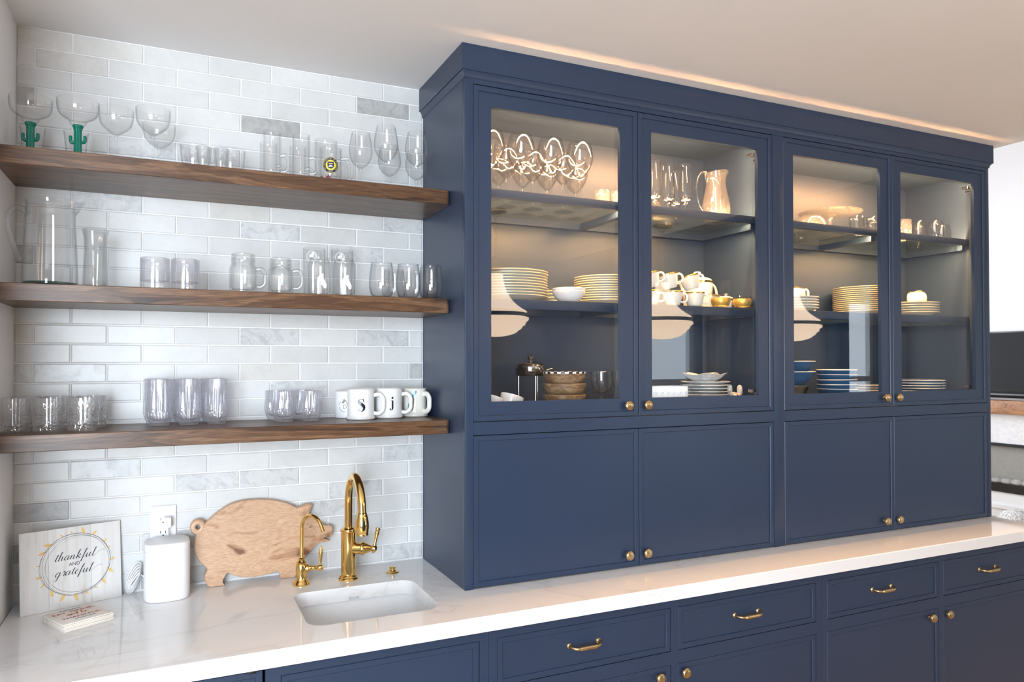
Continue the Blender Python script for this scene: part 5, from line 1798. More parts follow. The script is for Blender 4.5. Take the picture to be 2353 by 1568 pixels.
wbl = place_copies(wbl[0], [(q.x, 2.142, ZM, 0), (q.x, 2.142, ZM + 0.0095, 0)], 'white bowls between the plate stacks')
q = at_y(1424, 660, 2.205)
stack(plate_proto('salad_plate', '', 0.112, 'china', 'rimgold'), q.x - 0.040, 2.237, ZM, 11, 0.0084, 'plate stack beside the tea cups', 'ivory plate in the stack standing next to the tea cups')


# ---- tea things behind the second door
def tea_cup(label, R=0.0355, H=0.052):
    t = thing('tea_cup', label, 'cup')
    prof = [(R * 0.62, 0.0), (R * 0.64, 0.003), (R * 0.72, 0.006), (R * 0.86, H * 0.45), (R * 0.96, H * 0.8), (R, H)]
    MB().lathe(vessel(interp(prof, 3), 0.0022, 0.005), 44).build('body', 'china', t, smooth=50)
    MB().lathe([(R - 0.0030, H - 0.0002), (R - 0.0012, H + 0.0013), (R + 0.0005, H), (R * 0.985 + 0.0005, H - 0.0045), (R * 0.975, H - 0.0045)], 44).build('rim_band', 'gold_rim', t, smooth=45)
    MB().tube(handle_path(R * 0.86, H * 0.30, H * 0.82, 0.020), 0.0024, 10, flat=1.6).build('handle', 'china', t, smooth=60)
    return t


cp = tea_cup('')
csp = [(1494, 2.122), (1546, 2.120), (1596, 2.120), (1632, 2.186)]
cup_spots = [(at_y(x, 690, y).x, y, ZM, math.radians(-25)) for x, y in csp]
place_copies(cp, cup_spots, 'lower tea cups', 'gold-rimmed white tea cup standing on the glass hutch shelf')
for i, (x, y, dz, ry) in enumerate(((1499, 2.118, 0.0545, -14), (1541, 2.120, 0.0545, -13), (1591, 2.120, 0.0545, -16))):
    c = copy_tree(cp)
    c.location = (at_y(x, 690, y).x, y, ZM + dz + 0.008)
    c.rotation_euler = (0, math.radians(ry), math.radians(-25))
    c['label'] = 'gold-rimmed white tea cup tilted on top of another cup'
    c['group'] = 'tilted upper tea cups'
q = at_y(1602, 660, 2.280)
tp = thing('teapot', 'white teapot with gold band, domed lid and curved handle', 'teapot', (q.x, q.y, ZM), math.radians(8))
tp.scale = (1.04, 1.04, 1.16)
MB().lathe(vessel(interp([(0.042, 0), (0.045, 0.003), (0.050, 0.02), (0.0555, 0.06), (0.0570, 0.098)], 4), 0.003, 0.006), 56).build('body', 'china', tp, smooth=50)
MB().lathe([(0.0540, 0.0985), (0.0560, 0.0995), (0.0578, 0.099), (0.0576, 0.0925), (0.0565, 0.0925)], 56).build('gold_band', 'gold_rim', tp, smooth=45)
MB().lathe([(0, 0.097), (0.0545, 0.098), (0.0545, 0.101), (0.048, 0.107), (0.030, 0.112), (0.010, 0.114), (0.006, 0.118), (0.006, 0.122), (0.013, 0.126), (0.0135, 0.129), (0.008, 0.132), (0, 0.1325)], 48).build('lid', 'china', tp, smooth=45)
MB().tube(smooth_path([(0.053, 0, 0.070), (0.060, 0, 0.084), (0.078, 0, 0.092), (0.097, 0, 0.083), (0.105, 0, 0.060), (0.099, 0, 0.035), (0.088, 0, 0.022)], 5), 0.0048, 12).build('handle', 'china', tp, smooth=60)
MB().tube(smooth_path([(-0.045, 0, 0.040), (-0.066, 0, 0.055), (-0.078, 0, 0.080), (-0.094, 0, 0.092)], 5), [0.013] * 4 + [0.0115] * 4 + [0.009] * 4 + [0.0075] * 4, 14).build('spout', 'china', tp, smooth=60)
MAT['goldfoil'] = noisy('mottled_gold', [(0.35, (0.62, 0.36, 0.06)), (0.65, (0.86, 0.60, 0.18))], 120, rough=0.35, metal=0.6)
gv = [(0.021, 0.0), (0.025, 0.003), (0.033, 0.018), (0.0345, 0.030), (0.031, 0.047)]
for x, y, lab in ((1656, 2.112, 'round gold-banded glass cup next to the tea cups'), (1706, 2.118, 'round gold-banded glass cup at the side panel of the hutch')):
    q = at_y(x, 690, y)
    t = thing('gold_cup', lab, 'cup', (q.x, q.y, ZM), math.radians(250 if x > 1700 else 100))
    MB().lathe(vessel(interp(gv, 3), 0.002, 0.006), 44).build('body', 'thin', t, smooth=60)
    MB().lathe([(r + 0.0004, z) for r, z in interp(gv, 6) if 0.006 < z < 0.036], 44).build('gold_band', 'goldfoil', t, smooth=60)
    MB().tube(handle_path(0.032, 0.012, 0.034, 0.010), 0.0022, 10).build('handle', 'thick', t, smooth=60)
q = at_y(1668, 680, 2.178)
t = thing('sugar_bowl', 'white lidded sugar bowl behind the gold-banded cups', 'bowl', (q.x, q.y, ZM), 0)
MB().lathe(vessel(interp([(0.018, 0), (0.021, 0.003), (0.025, 0.02), (0.026, 0.040)], 3), 0.0025, 0.005), 40).build('body', 'china', t, smooth=50)
MB().lathe([(0, 0.0415), (0.027, 0.0418), (0.026, 0.045), (0.015, 0.050), (0.004, 0.052), (0.004, 0.056), (0.009, 0.059), (0, 0.062)], 40).build('lid', 'china', t, smooth=45)
MB().lathe([(0.0255, 0.0395), (0.0265, 0.0395), (0.0265, 0.0345), (0.0255, 0.0345)], 40).build('gold_band', 'gold_rim', t, smooth=45)

# ---- middle shelf, third door
q = at_y(1838, 700, 2.160)
stack(plate_proto('saucer', '', 0.086, 'china', None, depth=0.014), q.x, 2.180, ZM, 5, 0.0105, 'saucers under the cream jug', 'white saucer stacked under the cream jug')
zj = ZM + 4 * 0.0105 + 0.0044
t = thing('cream_jug', 'white cream jug with wavy gold rim standing on the saucers', 'jug', (q.x - 0.004, 2.175, zj), math.radians(-20))
jm = MB().lathe(vessel(interp([(0.024, 0), (0.027, 0.002), (0.035, 0.018), (0.034, 0.036), (0.031, 0.050)], 3), 0.0025, 0.005), 44)
wav = lambda x, y, z: (x, y, z + max(0, (z - 0.03) / 0.02) * 0.005 * (-x / 0.03))
jm.map(wav).build('body', 'china', t, smooth=50)
MB().lathe([(0.0288, 0.0505), (0.0300, 0.0515), (0.0318, 0.0505), (0.0325, 0.0470), (0.0315, 0.0470)], 44).map(wav).build('rim_band', 'gold_rim', t, smooth=45)
MB().tube(handle_path(0.032, 0.010, 0.042, 0.018), 0.0035, 10, flat=1.4).build('handle', 'china', t, smooth=60)
q2 = at_y(1873, 690, 2.270)
stack(tea_cup('', 0.028, 0.046), q2.x, 2.300, ZM, 1, 0.01, '', 'small gold-rimmed cup tucked behind the saucer stack')[0]['group'] = 'small cup by the saucers'
q = at_y(1997, 700, 2.205)
stack(plate_proto('dinner_plate', '', 0.132, 'china', 'rimgold'), q.x + 0.012, 2.232, ZM, 13, 0.0084, 'gold-rimmed plate stack behind the third glass door', 'gold-rimmed plate in the tall stack behind the third glass door')
# ---- middle shelf, fourth door
q = at_y(2098, 700, 2.190)
stack(plate_proto('luncheon_plate', '', 0.112, 'china', 'rimgold'), q.x + 0.006, 2.205, ZM, 5, 0.0105, 'plates under the sauce boat', 'gold-rimmed plate stacked under the sauce boat')
zj = ZM + 4 * 0.0105 + 0.0044
q = at_y(2107, 700, 2.195)
t = thing('sauce_boat', 'white sauce boat with wavy gold rim on the plate stack', 'sauce boat', (q.x, 2.195, zj), math.radians(-10))
sb = [(0.030, 0), (0.034, 0.002), (0.046, 0.026), (0.046, 0.050), (0.042, 0.066)]
bw = lambda x, y, z: (x * 1.0, y * 0.62, z + max(0, (z - 0.040) / 0.026) * (0.006 * math.cos(x / 0.045 * 2.6) - 0.004 + 0.004 * (-x / 0.045)))
MB().lathe(vessel(interp(sb, 3), 0.0028, 0.005), 48).map(bw).build('body', 'china', t, smooth=50)
MB().lathe([(0.0390, 0.0665), (0.0405, 0.0678), (0.0428, 0.0665), (0.0435, 0.0630), (0.0425, 0.0630)], 48).map(bw).build('rim_band', 'gold_rim', t, smooth=45)

# ---- hutch floor, first door
MAT['bluecup'] = principled('blue_glazed', (0.10, 0.17, 0.24), 0.15)
for k, (x, y) in enumerate(((1118, 2.105), (1166, 2.120))):
    q = at_y(x, 910, y)
    t = thing('tilted_cup', '', 'cup', (q.x, y, ZF + 0.0135), 0)
    t['label'] = 'white cup with blue inside leaning beside the food warmer'
    t['group'] = 'leaning blue and white cups'
    t.rotation_euler = (0, math.radians(18), math.radians(10))
    MB().lathe(vessel(interp([(0.026, 0), (0.030, 0.003), (0.036, 0.03), (0.038, 0.062)], 3), 0.003, 0.006), 40).build('body', 'bluewhite', t, smooth=50)
    MB().lathe([(0.0345, 0.0622), (0.0325, 0.03), (0.026, 0.008), (0, 0.0075)], 40).build('inner_glaze', 'bluecup', t, smooth=50)
q = at_y(1219, 850, 2.275)
fw = thing('food_warmer', 'domed steel food warmer on thin legs beside the wooden bowls', 'food warmer', (q.x, 2.275, ZF + 0.001))
fw.scale = (1.13, 1.13, 1.0)
zb_ = 0.132
MB().lathe([(0, zb_), (0.046, zb_), (0.049, zb_ + 0.004), (0.050, zb_ + 0.020), (0.0525, zb_ + 0.022), (0.0525, zb_ + 0.025), (0.048, zb_ + 0.026), (0, zb_ + 0.026)], 44).build('pan', 'steel', fw, smooth=40)
MB().lathe(interp([(0.0480, zb_ + 0.0262), (0.0465, zb_ + 0.034), (0.038, zb_ + 0.043), (0.020, zb_ + 0.049), (0.006, zb_ + 0.0505)], 3) + [(0.0045, zb_ + 0.054), (0.0085, zb_ + 0.058), (0.0105, zb_ + 0.063), (0.0085, zb_ + 0.069), (0.003, zb_ + 0.072), (0, zb_ + 0.0722)], 44).build('lid', 'steel', fw, smooth=40)
for a in (0.5, 2.6, 4.7):
    MB().tube([(0.036 * math.cos(a), 0.036 * math.sin(a), zb_ + 0.001), (0.037 * math.cos(a), 0.037 * math.sin(a), 0.02), (0.039 * math.cos(a), 0.039 * math.sin(a), 0.0)], [0.003, 0.0028, 0.0045], 10).build('leg', 'steel', fw, smooth=50)
MB().tube(smooth_path([(0.050, 0, zb_ + 0.012), (0.060, 0, zb_ + 0.020), (0.074, 0.0, zb_ + 0.024)], 4), 0.0025, 8).build('handle', 'steel', fw, smooth=50)

q = at_y(1299, 900, 2.150)
wprof = [(0.040, 0.0), (0.045, 0.003), (0.062, 0.016), (0.0705, 0.034), (0.0725, 0.046)]
proto = tumbler('wooden_bowl', 'round wooden bowl stacked beside the food warmer', (0, 0, 0), wprof, 0.0045, 0.006, 'bowlwood', 56, cat='bowl', smooth=50)
wbs = place_copies(proto, [(q.x, 2.155, ZF + 0.025, 0), (q.x, 2.155, ZF + 0.062, 1.5)], 'plain wooden bowls in the stack')
t = thing('wooden_bowl', 'wooden bowl with black and white checked rim, topmost of its stack', 'bowl', (q.x, 2.155, ZF + 0.086 + 0.013), 3.0)
wb_ = MB().lathe([(0, 0), (0.066, 0), (0.070, 0.003), (0.070, 0.021), (0.066, 0.0245), (0, 0.0245)], 48).build('round_board', 'bowlwood', smooth=40, loc=(q.x, 2.155, ZF))
tag(wb_, 'round wooden board under the stack of wooden bowls', 'board')
MB().lathe(vessel(interp(wprof, 3), 0.0045, 0.006), 56).build('bowl', 'bowlwood', t, smooth=50)
chk_w, chk_b = MB(), MB()
for k in range(36):
    a0, a1 = 2 * PI * k / 36, 2 * PI * (k + 1) / 36
    tgt = chk_w if k % 2 else chk_b
    vs = []
    for a in (a0, (a0 + a1) / 2, a1):
        vs += [(r * math.cos(a), r * math.sin(a), z) for r, z in ((0.0672, 0.0465), (0.0725, 0.0488), (0.0735, 0.0480), (0.0735, 0.0430))]
    fs = [(4 * i + j, 4 * i + j + 1, 4 * i + 5 + j, 4 * i + 4 + j) for i in range(2) for j in range(3)]
    tgt.add(vs, fs)
chk_w.build('rim_checks', 'white', t, smooth=30)
chk_b.build('rim_checks', 'black', t, smooth=30)
dcp = [(0.006, 0.070), (0.014, 0.074), (0.028, 0.086), (0.036, 0.110), (0.0375, 0.146)]
dcs = wine_glass('dessert_coupe', '', 'glass', (0, 0, 0), dcp, 0.070, 0.006, 0.028, 0.0018, 'sparkle', 'sparkle')
place_copies(dcs, [(at_y(x, 900, y).x, y, ZF, 0) for x, y in ((1382, 2.150), (1438, 2.110), (1430, 2.205), (1480, 2.220))], 'dessert coupes on the hutch floor', 'short-stemmed clear dessert coupe beside the wooden bowls')

# ---- hutch floor, second door
q0, q1 = at_y(1500, 900, 2.090), at_y(1580, 900, 2.090)
db = thing('textured_dish', 'white square dish with raised diamond pattern behind the second glass door', 'dish', ((q0.x + q1.x) / 2, 2.1375, ZF))
wd = (q1.x - q0.x) / 2
hd_ = 0.094
MB().box(-wd, wd, -0.048, -0.042, 0, hd_).box(-wd, wd, 0.042, 0.048, 0, hd_).box(-wd, -wd + 0.006, -0.042, 0.042, 0, hd_).box(wd - 0.006, wd, -0.042, 0.042, 0, hd_).box(-wd + 0.006, wd - 0.006, -0.042, 0.042, 0, 0.006).build('body', 'porcelain', db, smooth=0)
mb = MB()
nx = 6
for i in range(nx):
    for j in range(3):
        cx = -wd + (i + 0.5) * 2 * wd / nx
        cz = 0.003 + (j + 0.5) * 0.088 / 3
        a, b = wd / nx * 0.98, 0.088 / 6 * 0.98
        mb.add([(cx - a, -0.048, cz), (cx, -0.048, cz + b), (cx + a, -0.048, cz), (cx, -0.048, cz - b), (cx, -0.0525, cz)], [(0, 1, 4), (1, 2, 4), (2, 3, 4), (3, 0, 4)])
mb.build('diamond_relief', 'porcelain', db, smooth=0)
q = at_y(1614, 890, 2.215)
stack(plate_proto('octagonal_plate', '', 0.092, 'bluewhite', 'china', octo=True, depth=0.010), q.x + 0.012, 2.215, ZF + 0.0, 9, 0.0118, 'octagonal plates under the leaf bowl', 'white octagonal plate in the stack under the rippled bowl')
zz = ZF + 8 * 0.0118 + 0.0044
t = thing('leaf_bowl', 'rippled white leaf-shaped bowl on top of the octagonal plates', 'bowl', (q.x + 0.008, 2.215, zz), 0.4)
MAT['ripple'] = noisy('rippled_white_glass', [(0.4, (0.70, 0.71, 0.72)), (0.6, (0.82, 0.83, 0.84))], 90, rough=0.15, bump_s=0.6)
lf = lambda r, z, a: r * (1 + 0.10 * math.cos(5 * a) * min(1, z / 0.02))
lb = MB().lathe(vessel(interp([(0.026, 0), (0.032, 0.003), (0.055, 0.018), (0.072, 0.032), (0.078, 0.036)], 4), 0.003, 0.005), 80, lf)
lb.map(lambda x, y, z: (x, y, z + 0.004 * math.cos(5 * math.atan2(y, x)) * max(0, (z - 0.012) / 0.024))).build('dish', 'ripple', t, smooth=50)
MAT['floral'] = noisy('floral_china', [(0.55, (0.80, 0.77, 0.70)), (0.62, (0.55, 0.16, 0.07)), (0.68, (0.20, 0.28, 0.10)), (0.8, (0.80, 0.77, 0.70))], 60, rough=0.2)
for x, y, rz, lab, mt in ((1694, 2.095, 0.3, 'small floral ceramic bird ornament beside the octagonal plates', 'floral'), (1722, 2.150, 1.9, 'small white ceramic bird ornament near the hutch side', 'china')):
    q = at_y(x, 900, y)
    t = thing('ceramic_bird', lab, 'ornament', (min(q.x, 1.915), y, ZF), rz)
    t.scale = (1, 1, 1.9)
    zb2 = 0.030 if mt == 'china' else 0.004
    MB().lathe(interp([(0.0, 0.0), (0.013, 0.0), (0.0185, 0.008), (0.019, 0.018), (0.013, 0.030), (0.0, 0.034)], 4), 28).map(lambda x, y, z: (x * 1.35, y * 0.85, z + 0.002)).build('body', mt, t, smooth=60)
    MB().lathe(interp([(0.0, -0.010), (0.008, -0.008), (0.0105, 0.0), (0.008, 0.008), (0.0, 0.0105)], 3), 20, c=(0.017, 0, 0.040)).build('head', mt, t, smooth=60)
    MB().tube([(0.026, 0, 0.040), (0.034, 0, 0.038)], [0.003, 0.0008], 8).build('beak', 'goldfoil', t)
    MB().tube(smooth_path([(-0.018, 0, 0.022), (-0.030, 0, 0.030), (-0.036, 0, 0.036)], 3), [0.007, 0.006, 0.006, 0.005, 0.004, 0.003, 0.002], 8, flat=0.5).build('tail', mt, t, smooth=60)

# ---- hutch floor, third and fourth doors: blue ware
MAT['blueware'] = principled('blue_glazed_ware', (0.030, 0.105, 0.23), 0.14)
MAT['whiterim'] = principled('white_rim', (0.85, 0.83, 0.80), 0.2)


def blue_bowl(name, label, R, H, cat='bowl', sq=0):
    t = thing(name, label, cat)
    prof = [(R * 0.45, 0.0), (R * 0.48, 0.002), (R * 0.76, H * 0.40), (R * 0.92, H * 0.8), (R, H)]
    MB().lathe(vessel(interp(prof, 3), 0.003, 0.005), 52).build('bowl', 'blueware', t, smooth=50)
    MB().lathe([(R - 0.0042, H), (R - 0.0015, H + 0.0018), (R + 0.0006, H), (R + 0.0002, H - 0.0016), (R - 0.0015, H - 0.0012)], 52).build('rim_band', 'whiterim', t, smooth=45)
    return t


q = at_y(1925, 890, 2.160)
bb = blue_bowl('blue_bowl', '', 0.078, 0.050)
tl_ = [(0, 0), (0.012, -0.01), (-0.03, 0.008), (0.026, 0.0), (-0.028, 0.012), (0.012, -0.01), (0.0, 0.0)]
osx = place_copies(bb, [(q.x + 0.0015 * math.sin(i * 2), 2.165, ZF + 0.0195 * i, i) for i in range(6)], 'tall stack of blue bowls', 'blue bowl with white rim in the tall stack behind the third glass door')
for i, o in enumerate(osx):
    if 0 < i < 5:
        o.rotation_euler = (0.0, math.radians([0, 4, -3, -4, 3][i] * 0.22), 0)
q = at_y(1826, 880, 2.235)
st_ = tumbler('steel_dish', 'low polished steel dish under the two blue bowls', (q.x, 2.235, ZF + 0.0), [(0.030, 0.0), (0.040, 0.004), (0.046, 0.055), (0.060, 0.078), (0.062, 0.084)], 0.0018, 0.004, 'steel', 44, cat='dish')
b2 = blue_bowl('blue_bowl', '', 0.080, 0.052)
place_copies(b2, [(q.x, 2.235, ZF + 0.0885, 0), (q.x, 2.235, ZF + 0.0885 + 0.042, 0)], 'two blue bowls over the steel dish', 'wide blue bowl resting above the steel dish')
q = at_y(2014, 890, 2.255)
stack(plate_proto('blue_white_plate', '', 0.095, 'bluewhite', 'whiterim', depth=0.012), q.x - 0.008, 2.255, ZF, 7, 0.0108, 'white plates beside the blue bowls', 'white plate in the low stack beside the blue bowls')
q = at_y(2118, 885, 2.190)
stack(blue_bowl('blue_plate', '', 0.112, 0.030, 'plate'), q.x + 0.003, 2.215, ZF, 7, 0.0115, 'blue plates behind the fourth glass door', 'blue plate with white rim stacked behind the fourth glass door')

# ------------------------------------------------------------------ living room beyond the hutch
def on_tv(px, py, off=0.0):
    d = ray(px, py)
    return CAM_O + d * ((XTV - off) / d.x)


def tv_box(y0, y1, z0, z1, t0, t1, bev=0.0):
    return MB().box(XTV - t1, XTV - t0, y0, y1, z0, z1, bev)


pa, pb = on_tv(2275, 764), on_tv(2353, 903)
ztv1, ztv0 = pa.z, on_tv(2320, 905).z
yA = 6.0
yT0, yT1 = 3.60, 5.25
tv = thing('television', 'black flat television on the white wall above the wood mantel', 'television', (XTV - 0.03, (yT0 + yT1) / 2, ztv0))
tl0 = Vector(tv.location)
MAT['screen'] = principled('tv_screen', (0.006, 0.006, 0.007), 0.22, 0, 0.08)
tv_box(yT0, yT1, ztv0 + 0.02, ztv1, 0.02, 0.055, 0.004).xform(Matrix.Translation(-tl0)).build('housing', 'black', tv)
tv_box(yT0 + 0.012, yT1 - 0.012, ztv0 + 0.045, ztv1 - 0.012, 0.0551, 0.057).xform(Matrix.Translation(-tl0)).build('screen', 'screen', tv, smooth=0)
MB().tube([(-0.03, -0.55, -0.012), (-0.03, 0.55, -0.012)], 0.030, 16).build('soundbar', 'black', tv, smooth=50)
zm1, zm0 = on_tv(2320, 920).z, on_tv(2320, 951).z
MAT['mantel'] = wood('rustic_mantel_wood', [(0.2, (0.16, 0.06, 0.025)), (0.5, (0.42, 0.20, 0.09)), (0.8, (0.56, 0.30, 0.15))], (6, 1, 6), 3.0, 0.5)
ml_ = thing('mantel', 'rustic brown wood mantel beam under the television', 'mantel', (XTV, 4.4, zm0))
tv_box(3.4, 5.6, zm0, zm1, 0.0005, 0.16, 0.004).xform(Matrix.Translation(-Vector(ml_.location))).build('beam', MAT['mantel'], ml_)
MAT['textile'] = noisy('white_textured_tile', [(0.35, (0.70, 0.70, 0.71)), (0.65, (0.82, 0.82, 0.83))], 14, rough=0.5, bump_s=0.8, dist=2.0)
zt0 = on_tv(2320, 1019).z
fp = thing('fireplace', 'white fireplace with black framed glass front under the wood mantel', 'fireplace', (XTV, 4.4, 0))
L = -Vector(fp.location)
tv_box(3.4, 5.6, zt0, zm0 - 0.001, 0.0005, 0.06).xform(Matrix.Translation(L)).build('surround', 'textile', fp, smooth=0)
zg1, zg0 = on_tv(2320, 1026).z, on_tv(2320, 1112).z
tv_box(3.5, 5.5, zg1, zt0 - 0.0005, 0.0005, 0.075).xform(Matrix.Translation(L)).build('frame_bar', 'black', fp, smooth=0)
zf0 = on_tv(2320, 1131).z
tv_box(3.5, 5.5, zf0, zg0, 0.0005, 0.075).xform(Matrix.Translation(L)).build('frame_bar', 'black', fp, smooth=0)
MAT['firebox'] = noisy('grey_firebox', [(0.3, (0.33, 0.32, 0.30)), (0.7, (0.38, 0.37, 0.35))], 30, rough=0.5)
tv_box(3.5, 5.5, zg0, zg1, 0.0005, 0.012).xform(Matrix.Translation(L)).build('firebox', 'firebox', fp, smooth=0)
tv_box(3.5, 5.5, zg0, zg1, 0.062, 0.066).xform(Matrix.Translation(L)).build('glass_front', 'pane', fp, smooth=0)
MAT['stonegrey'] = noisy('grey_stone', [(0.3, (0.30, 0.29, 0.28)), (0.7, (0.55, 0.54, 0.52))], 8, rough=0.7)
random.seed(11)
for k in range(7):
    yy = 4.15 + 0.10 * k
    r = random.uniform(0.045, 0.075)
    MB().lathe(interp([(0, 0), (r * 0.8, 0.004), (r, r * 0.45), (r * 0.7, r * 0.85), (0, r)], 3), 14).map(lambda x, y, z: (x * 0.5, y, z)).xform(Matrix.Translation(Vector((XTV - 0.038, yy, zg0 + 0.001)) + L)).build('stone', 'stonegrey', fp, smooth=60)
tv_box(3.4, 5.6, 0.0005, zf0 - 0.0005, 0.0005, 0.055).xform(Matrix.Translation(L)).build('lower_panel', 'white', fp, smooth=0)
tv_box(3.4, 5.6, 0.09, 0.13, 0.0551, 0.075).xform(Matrix.Translation(L)).build('plinth_moulding', 'white', fp, smooth=0)
MAT['knit'] = noisy('white_knit', [(0.42, (0.45, 0.44, 0.43)), (0.55, (0.80, 0.79, 0.78))], 60, rough=0.9, bump_s=0.5)
kp = on_tv(2333, 1188, 0.5)
t = MB().lathe(interp([(0, 0), (0.10, 0.004), (0.15, 0.06), (0.13, 0.13), (0.06, 0.18), (0, 0.19)], 4), 28, lambda r, z, a: r * (1 + 0.04 * math.cos(3 * a + z * 20))).build('knit_cushion', 'knit', smooth=60, loc=(kp.x, kp.y, 0.001))
tag(t, 'small white knitted cushion on the floor by the fireplace', 'cushion')

# ------------------------------------------------------------------ pendants over the island and curtains, seen as reflections in the door glass
PEND = [(1.79, -0.05), (3.03, -0.05), (4.22, -0.05)]
pprof = interp([(0.044, 0.250), (0.046, 0.235), (0.050, 0.205), (0.060, 0.165), (0.078, 0.125), (0.105, 0.085), (0.145, 0.050), (0.180, 0.028), (0.192, 0.018), (0.186, 0.013)], 3)
plow = [(0.183, -0.011), (0.200, -0.016), (0.2045, -0.025), (0.198, -0.038), (0.182, -0.044), (0.184, -0.054), (0.176, -0.066), (0.160, -0.072), (0.160, -0.082), (0.150, -0.092), (0.132, -0.098), (0.128, -0.108), (0.105, -0.118), (0.070, -0.128), (0.030, -0.133), (0, -0.134)]
pproto = thing('pendant_lamp_offscreen', '', 'lamp', (0, 0, 1.87))
MB().lathe(pprof, 40).build('upper_shade_offscreen', 'opal', pproto, smooth=50)
MB().lathe(plow, 40).build('lower_shade_offscreen', 'opal', pproto, smooth=50)
for rr_, zz_ in ((0.1835, -0.0455), (0.1625, -0.0735), (0.1335, -0.0995)):
    MB().lathe([(rr_ + 0.0019 * math.cos(t_ * PI / 3), zz_ + 0.0019 * math.sin(t_ * PI / 3)) for t_ in range(6)], 40, closed=True).build('rib_offscreen', 'opal', pproto, smooth=60)
MB().lathe([(0.182, 0.0128), (0.1865, 0.012), (0.1865, -0.010), (0.182, -0.011)], 40).build('band', 'black', pproto, smooth=50)
MB().lathe([(0, 0.30), (0.020, 0.298), (0.046, 0.285), (0.048, 0.252), (0, 0.252)], 28).build('fitter', 'satin', pproto, smooth=40)
mb = MB()
zc_ = 0.298
k = 0
while zc_ < Z_CEIL - 1.87 - 0.035:
    ring = []
    for j in range(13):
        a = 2 * PI * j / 12
        u, v = 0.011 * math.cos(a), 0.021 * math.sin(a)
        ring.append((u if k % 2 else 0, 0 if k % 2 else u, zc_ + 0.016 + v))
    mb.tube(ring, 0.0026, 6)
    zc_ += 0.033
    k += 1
mb.build('chain', 'satin', pproto, smooth=60)
MB().lathe([(0, Z_CEIL - 1.87 - 0.001), (0.065, Z_CEIL - 1.87 - 0.001), (0.065, Z_CEIL - 1.87 - 0.012), (0.03, Z_CEIL - 1.87 - 0.030), (0, Z_CEIL - 1.87 - 0.031)], 32).build('ceiling_plate', 'satin', pproto, smooth=40)
for o, (x, y) in zip(place_copies(pproto, [(x, y, 1.87, 0) for x, y in PEND[:2]], 'pendant lamps mirrored in the glass doors', 'white ribbed opal glass pendant lamp hanging on a chain'), PEND):
    pass
# the third hangs under the taller living ceiling edge on the same chain
c3 = copy_tree(pproto)
c3.location = (PEND[2][0] , PEND[2][1], 1.87)
MB().tube([(0, 0, Z_CEIL - 1.87 - 0.031), (0, 0, 3.899 - 1.87)], 0.006, 10).build('rod', 'satin', c3)

MAT['bluecurtain'] = principled('blue_curtain', (0.02, 0.13, 0.22), 0.8)
MAT['creamcurtain'] = principled('cream_curtain', (0.55, 0.50, 0.44), 0.85)


def curtain(label, x0, x1, mat, z0=0.02, z1=2.42, folds=5):
    n = 60
    vs, fs = [], []
    for k in range(n + 1):
        t = k / n
        y = REAR + 0.07 + 0.028 * math.sin(t * folds * 2 * PI)
        for z in (z0, z1):
            vs.append((x0 + (x1 - x0) * t, y, z))
        for z in (z1, z0):
            vs.append((x0 + (x1 - x0) * t, y - 0.004, z))
    for k in range(n):
        for i in range(4):
            j = (i + 1) % 4
            fs.append((4 * k + i, 4 * k + j, 4 * k + 4 + j, 4 * k + 4 + i))
    o = MB().add(vs, fs).build('curtain', mat, smooth=60)
    tag(o, label, 'curtain')
    return o


curtain('blue curtain gathered between the two right rear windows', 6.58, 6.90, 'bluecurtain')
curtain('blue curtain at the far edge of the wide rear window', 7.44, 7.68, 'bluecurtain')
curtain('cream curtain beside the narrow rear window', 4.84, 5.20, 'creamcurtain')


# ------------------------------------------------------------------ labels that tell look-alikes apart
def relab(name, labels):
    for i, l in enumerate(labels):
        o = bpy.data.objects.get(name if i == 0 else '%s.%03d' % (name, i))
        if o is not None and l:
            o['label'] = l


FR, RR = 'in the front row', 'in the rear row'
relab('whisky_glass', ['star-cut whisky tumbler %s %s' % (r, w) for r in (FR, RR) for w in ('beside the white left wall', 'between two other star-cut tumblers', 'nearest to the tall highballs')])
relab('crystal_highball', ['tall crystal highball %s %s' % (r, w) for r in (FR, RR) for w in ('nearest to the star-cut tumblers', 'between two other highballs', 'nearest to the short crystal tumblers')])
relab('crystal_tumbler', ['short crystal tumbler %s %s' % (r, w) for r in (FR, RR) for w in ('nearest to the highballs', 'nearest to the white mugs')])
relab('wine_glass', ['tulip wine glass right beside the glass beer mugs', 'tulip wine glass in front, between two other wine glasses', 'shorter tulip wine glass behind the middle wine glass',
                     'tulip wine glass in front, touching distance from the navy cabinet', 'shorter tulip wine glass behind, against the navy cabinet side'])
relab('stemmed_glass', ['wide-bowled stemmed glass next to the cactus-stem margarita glass', 'wide-bowled stemmed glass in front, next to the small glass bowls', 'wide-bowled stemmed glass standing behind another, its bowl half hidden'])
relab('stemless_wine_glass', ['stemless wine glass in front, next to the can-shaped glasses', 'stemless wine glass in front, between two others', 'stemless wine glass in front, against the navy cabinet side',
                              'stemless wine glass in the rear, farther from the navy cabinet', 'stemless wine glass in the rear, close to the navy cabinet'])
relab('glass_mug', ['tall glass mug in front, next to the small tapered glasses', 'tall glass mug in front, next to the crested beer mug', 'tall glass mug in the rear, next to the glass bowls', 'tall glass mug in the rear, next to the plain beer mug'])
relab('tumbler', ['clear flared tumbler behind the margarita glass at the left wall', 'clear flared tumbler behind the second margarita glass'])
relab('glass_bowl', ['clear glass bowl in the rear next to the stemmed glasses', 'clear glass bowl in the rear next to the tall glass mugs'])
relab('tapered_glass', ['small tapered shot glass in front, nearer the stemmed glasses', 'small tapered shot glass in front, nearer the glass mugs'])
relab('rocks_glass', ['heavy-based rocks tumbler next to the glass vase', 'heavy-based rocks tumbler next to the mason jar mugs'])
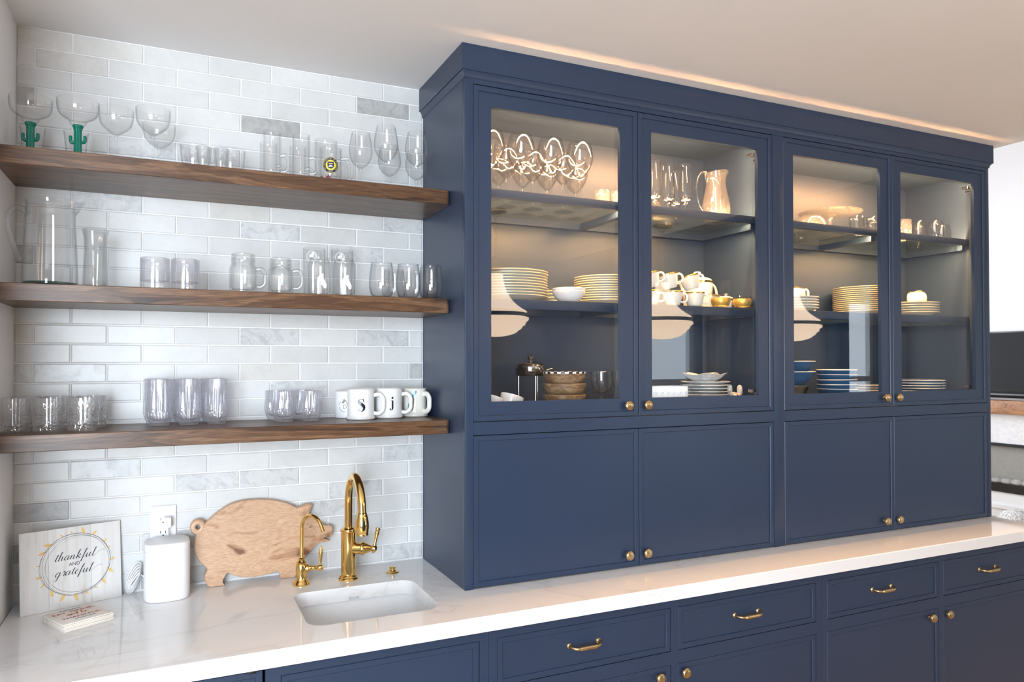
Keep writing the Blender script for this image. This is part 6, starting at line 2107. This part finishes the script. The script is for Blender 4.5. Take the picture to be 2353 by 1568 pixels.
relab('can_glass', ['can-shaped glass with frosted print next to the mason jar', 'can-shaped glass with frosted print next to the stemless glasses'])
relab('tall_glass', ['tall emblem glass in the rear nearer the mason jars', 'tall emblem glass in the rear nearer the stemless glasses'])
relab('shot_tumbler', ['short fluted tumbler standing closest to the balloon wine glasses', 'short fluted tumbler in front by the middle of the two doors', 'short fluted tumbler in the rear by the middle of the two doors'])
relab('champagne_flute', ['champagne flute at the door frame in front of a decanter', 'champagne flute between two other flutes', 'champagne flute standing behind the others', 'champagne flute next to the crystal jug'])
relab('small_decanter', ['small cut decanter right behind the first champagne flute', 'small cut decanter near the back panel behind the flutes'])
relab('clear_tumbler', ['clear tumbler right next to the cake stand plate', 'clear tumbler in front by the gap between the right doors', 'clear tumbler in the rear by the gap between the right doors', 'clear tumbler at the back panel behind the upturned bowl'])
relab('stemless_glass', ['clear stemless glass next to the star-cut tumbler', 'clear stemless glass in front between two others', 'clear stemless glass nearest the hutch end panel', 'clear stemless glass standing behind the others'])
relab('dessert_coupe', ['clear dessert coupe right next to the wooden bowls', 'clear dessert coupe in front by the door gap', 'clear dessert coupe in the rear by the door gap', 'clear dessert coupe behind the diamond-patterned dish'])
relab('tilted_cup', ['white cup with blue inside leaning at the hutch end panel', 'white cup with blue inside leaning next to the food warmer'])
relab('small_bowl', ['lower white bowl between the two plate stacks', 'upper white bowl between the two plate stacks'])
relab('wooden_bowl', ['plain wooden bowl standing on the round board', 'plain wooden bowl in the middle of its stack'])
relab('tea_cup', ['gold-rimmed tea cup standing next to the plate stack', 'gold-rimmed tea cup standing between two other cups', 'gold-rimmed tea cup standing next to the gold-banded cup', 'gold-rimmed tea cup standing in front of the teapot',
                  'gold-rimmed tea cup tilted on the cup by the plates', 'gold-rimmed tea cup tilted on the middle cup', 'gold-rimmed tea cup tilted on the cup before the teapot'])
for i, w in enumerate(['front row by the hutch end panel', 'front row, next but one to the end panel', 'front row, next but one to the fluted tumblers', 'front row nearest the fluted tumblers', 'middle row by the hutch end panel', 'middle row between two others', 'middle row nearest the fluted tumblers',
                       'back row by the hutch end panel', 'back row, next but one to the end panel', 'back row, next but one to the fluted tumblers', 'back row nearest the fluted tumblers']):
    o = bpy.data.objects.get('wine_glass.%03d' % (5 + i))
    if o is not None:
        o['label'] = 'balloon wine glass ' + w
bb_ = [o for o in bpy.data.objects if o.parent is None and o.name.split('.')[0] == 'blue_bowl']
bb_.sort(key=lambda o: o.name)
for i, w in enumerate(['lowest', 'second from the bottom', 'third from the bottom', 'third from the top', 'second from the top', 'topmost']):
    bb_[i]['label'] = 'blue bowl with white rim, %s in the tall stack of six' % w
bb_[6]['label'] = 'wide blue bowl resting directly on the steel dish'
bb_[7]['label'] = 'wide blue bowl, upper of two over the steel dish'
pl_ = sorted((o for o in bpy.data.objects if o.parent is None and o.name.split('.')[0] == 'pendant_lamp_offscreen'), key=lambda o: o.location.x)
for o, w in zip(pl_, ['nearest the sink', 'in the middle of three', 'nearest the living room']):
    o['label'] = 'white ribbed opal pendant lamp on a chain, ' + w
    o['category'] = 'lamp'
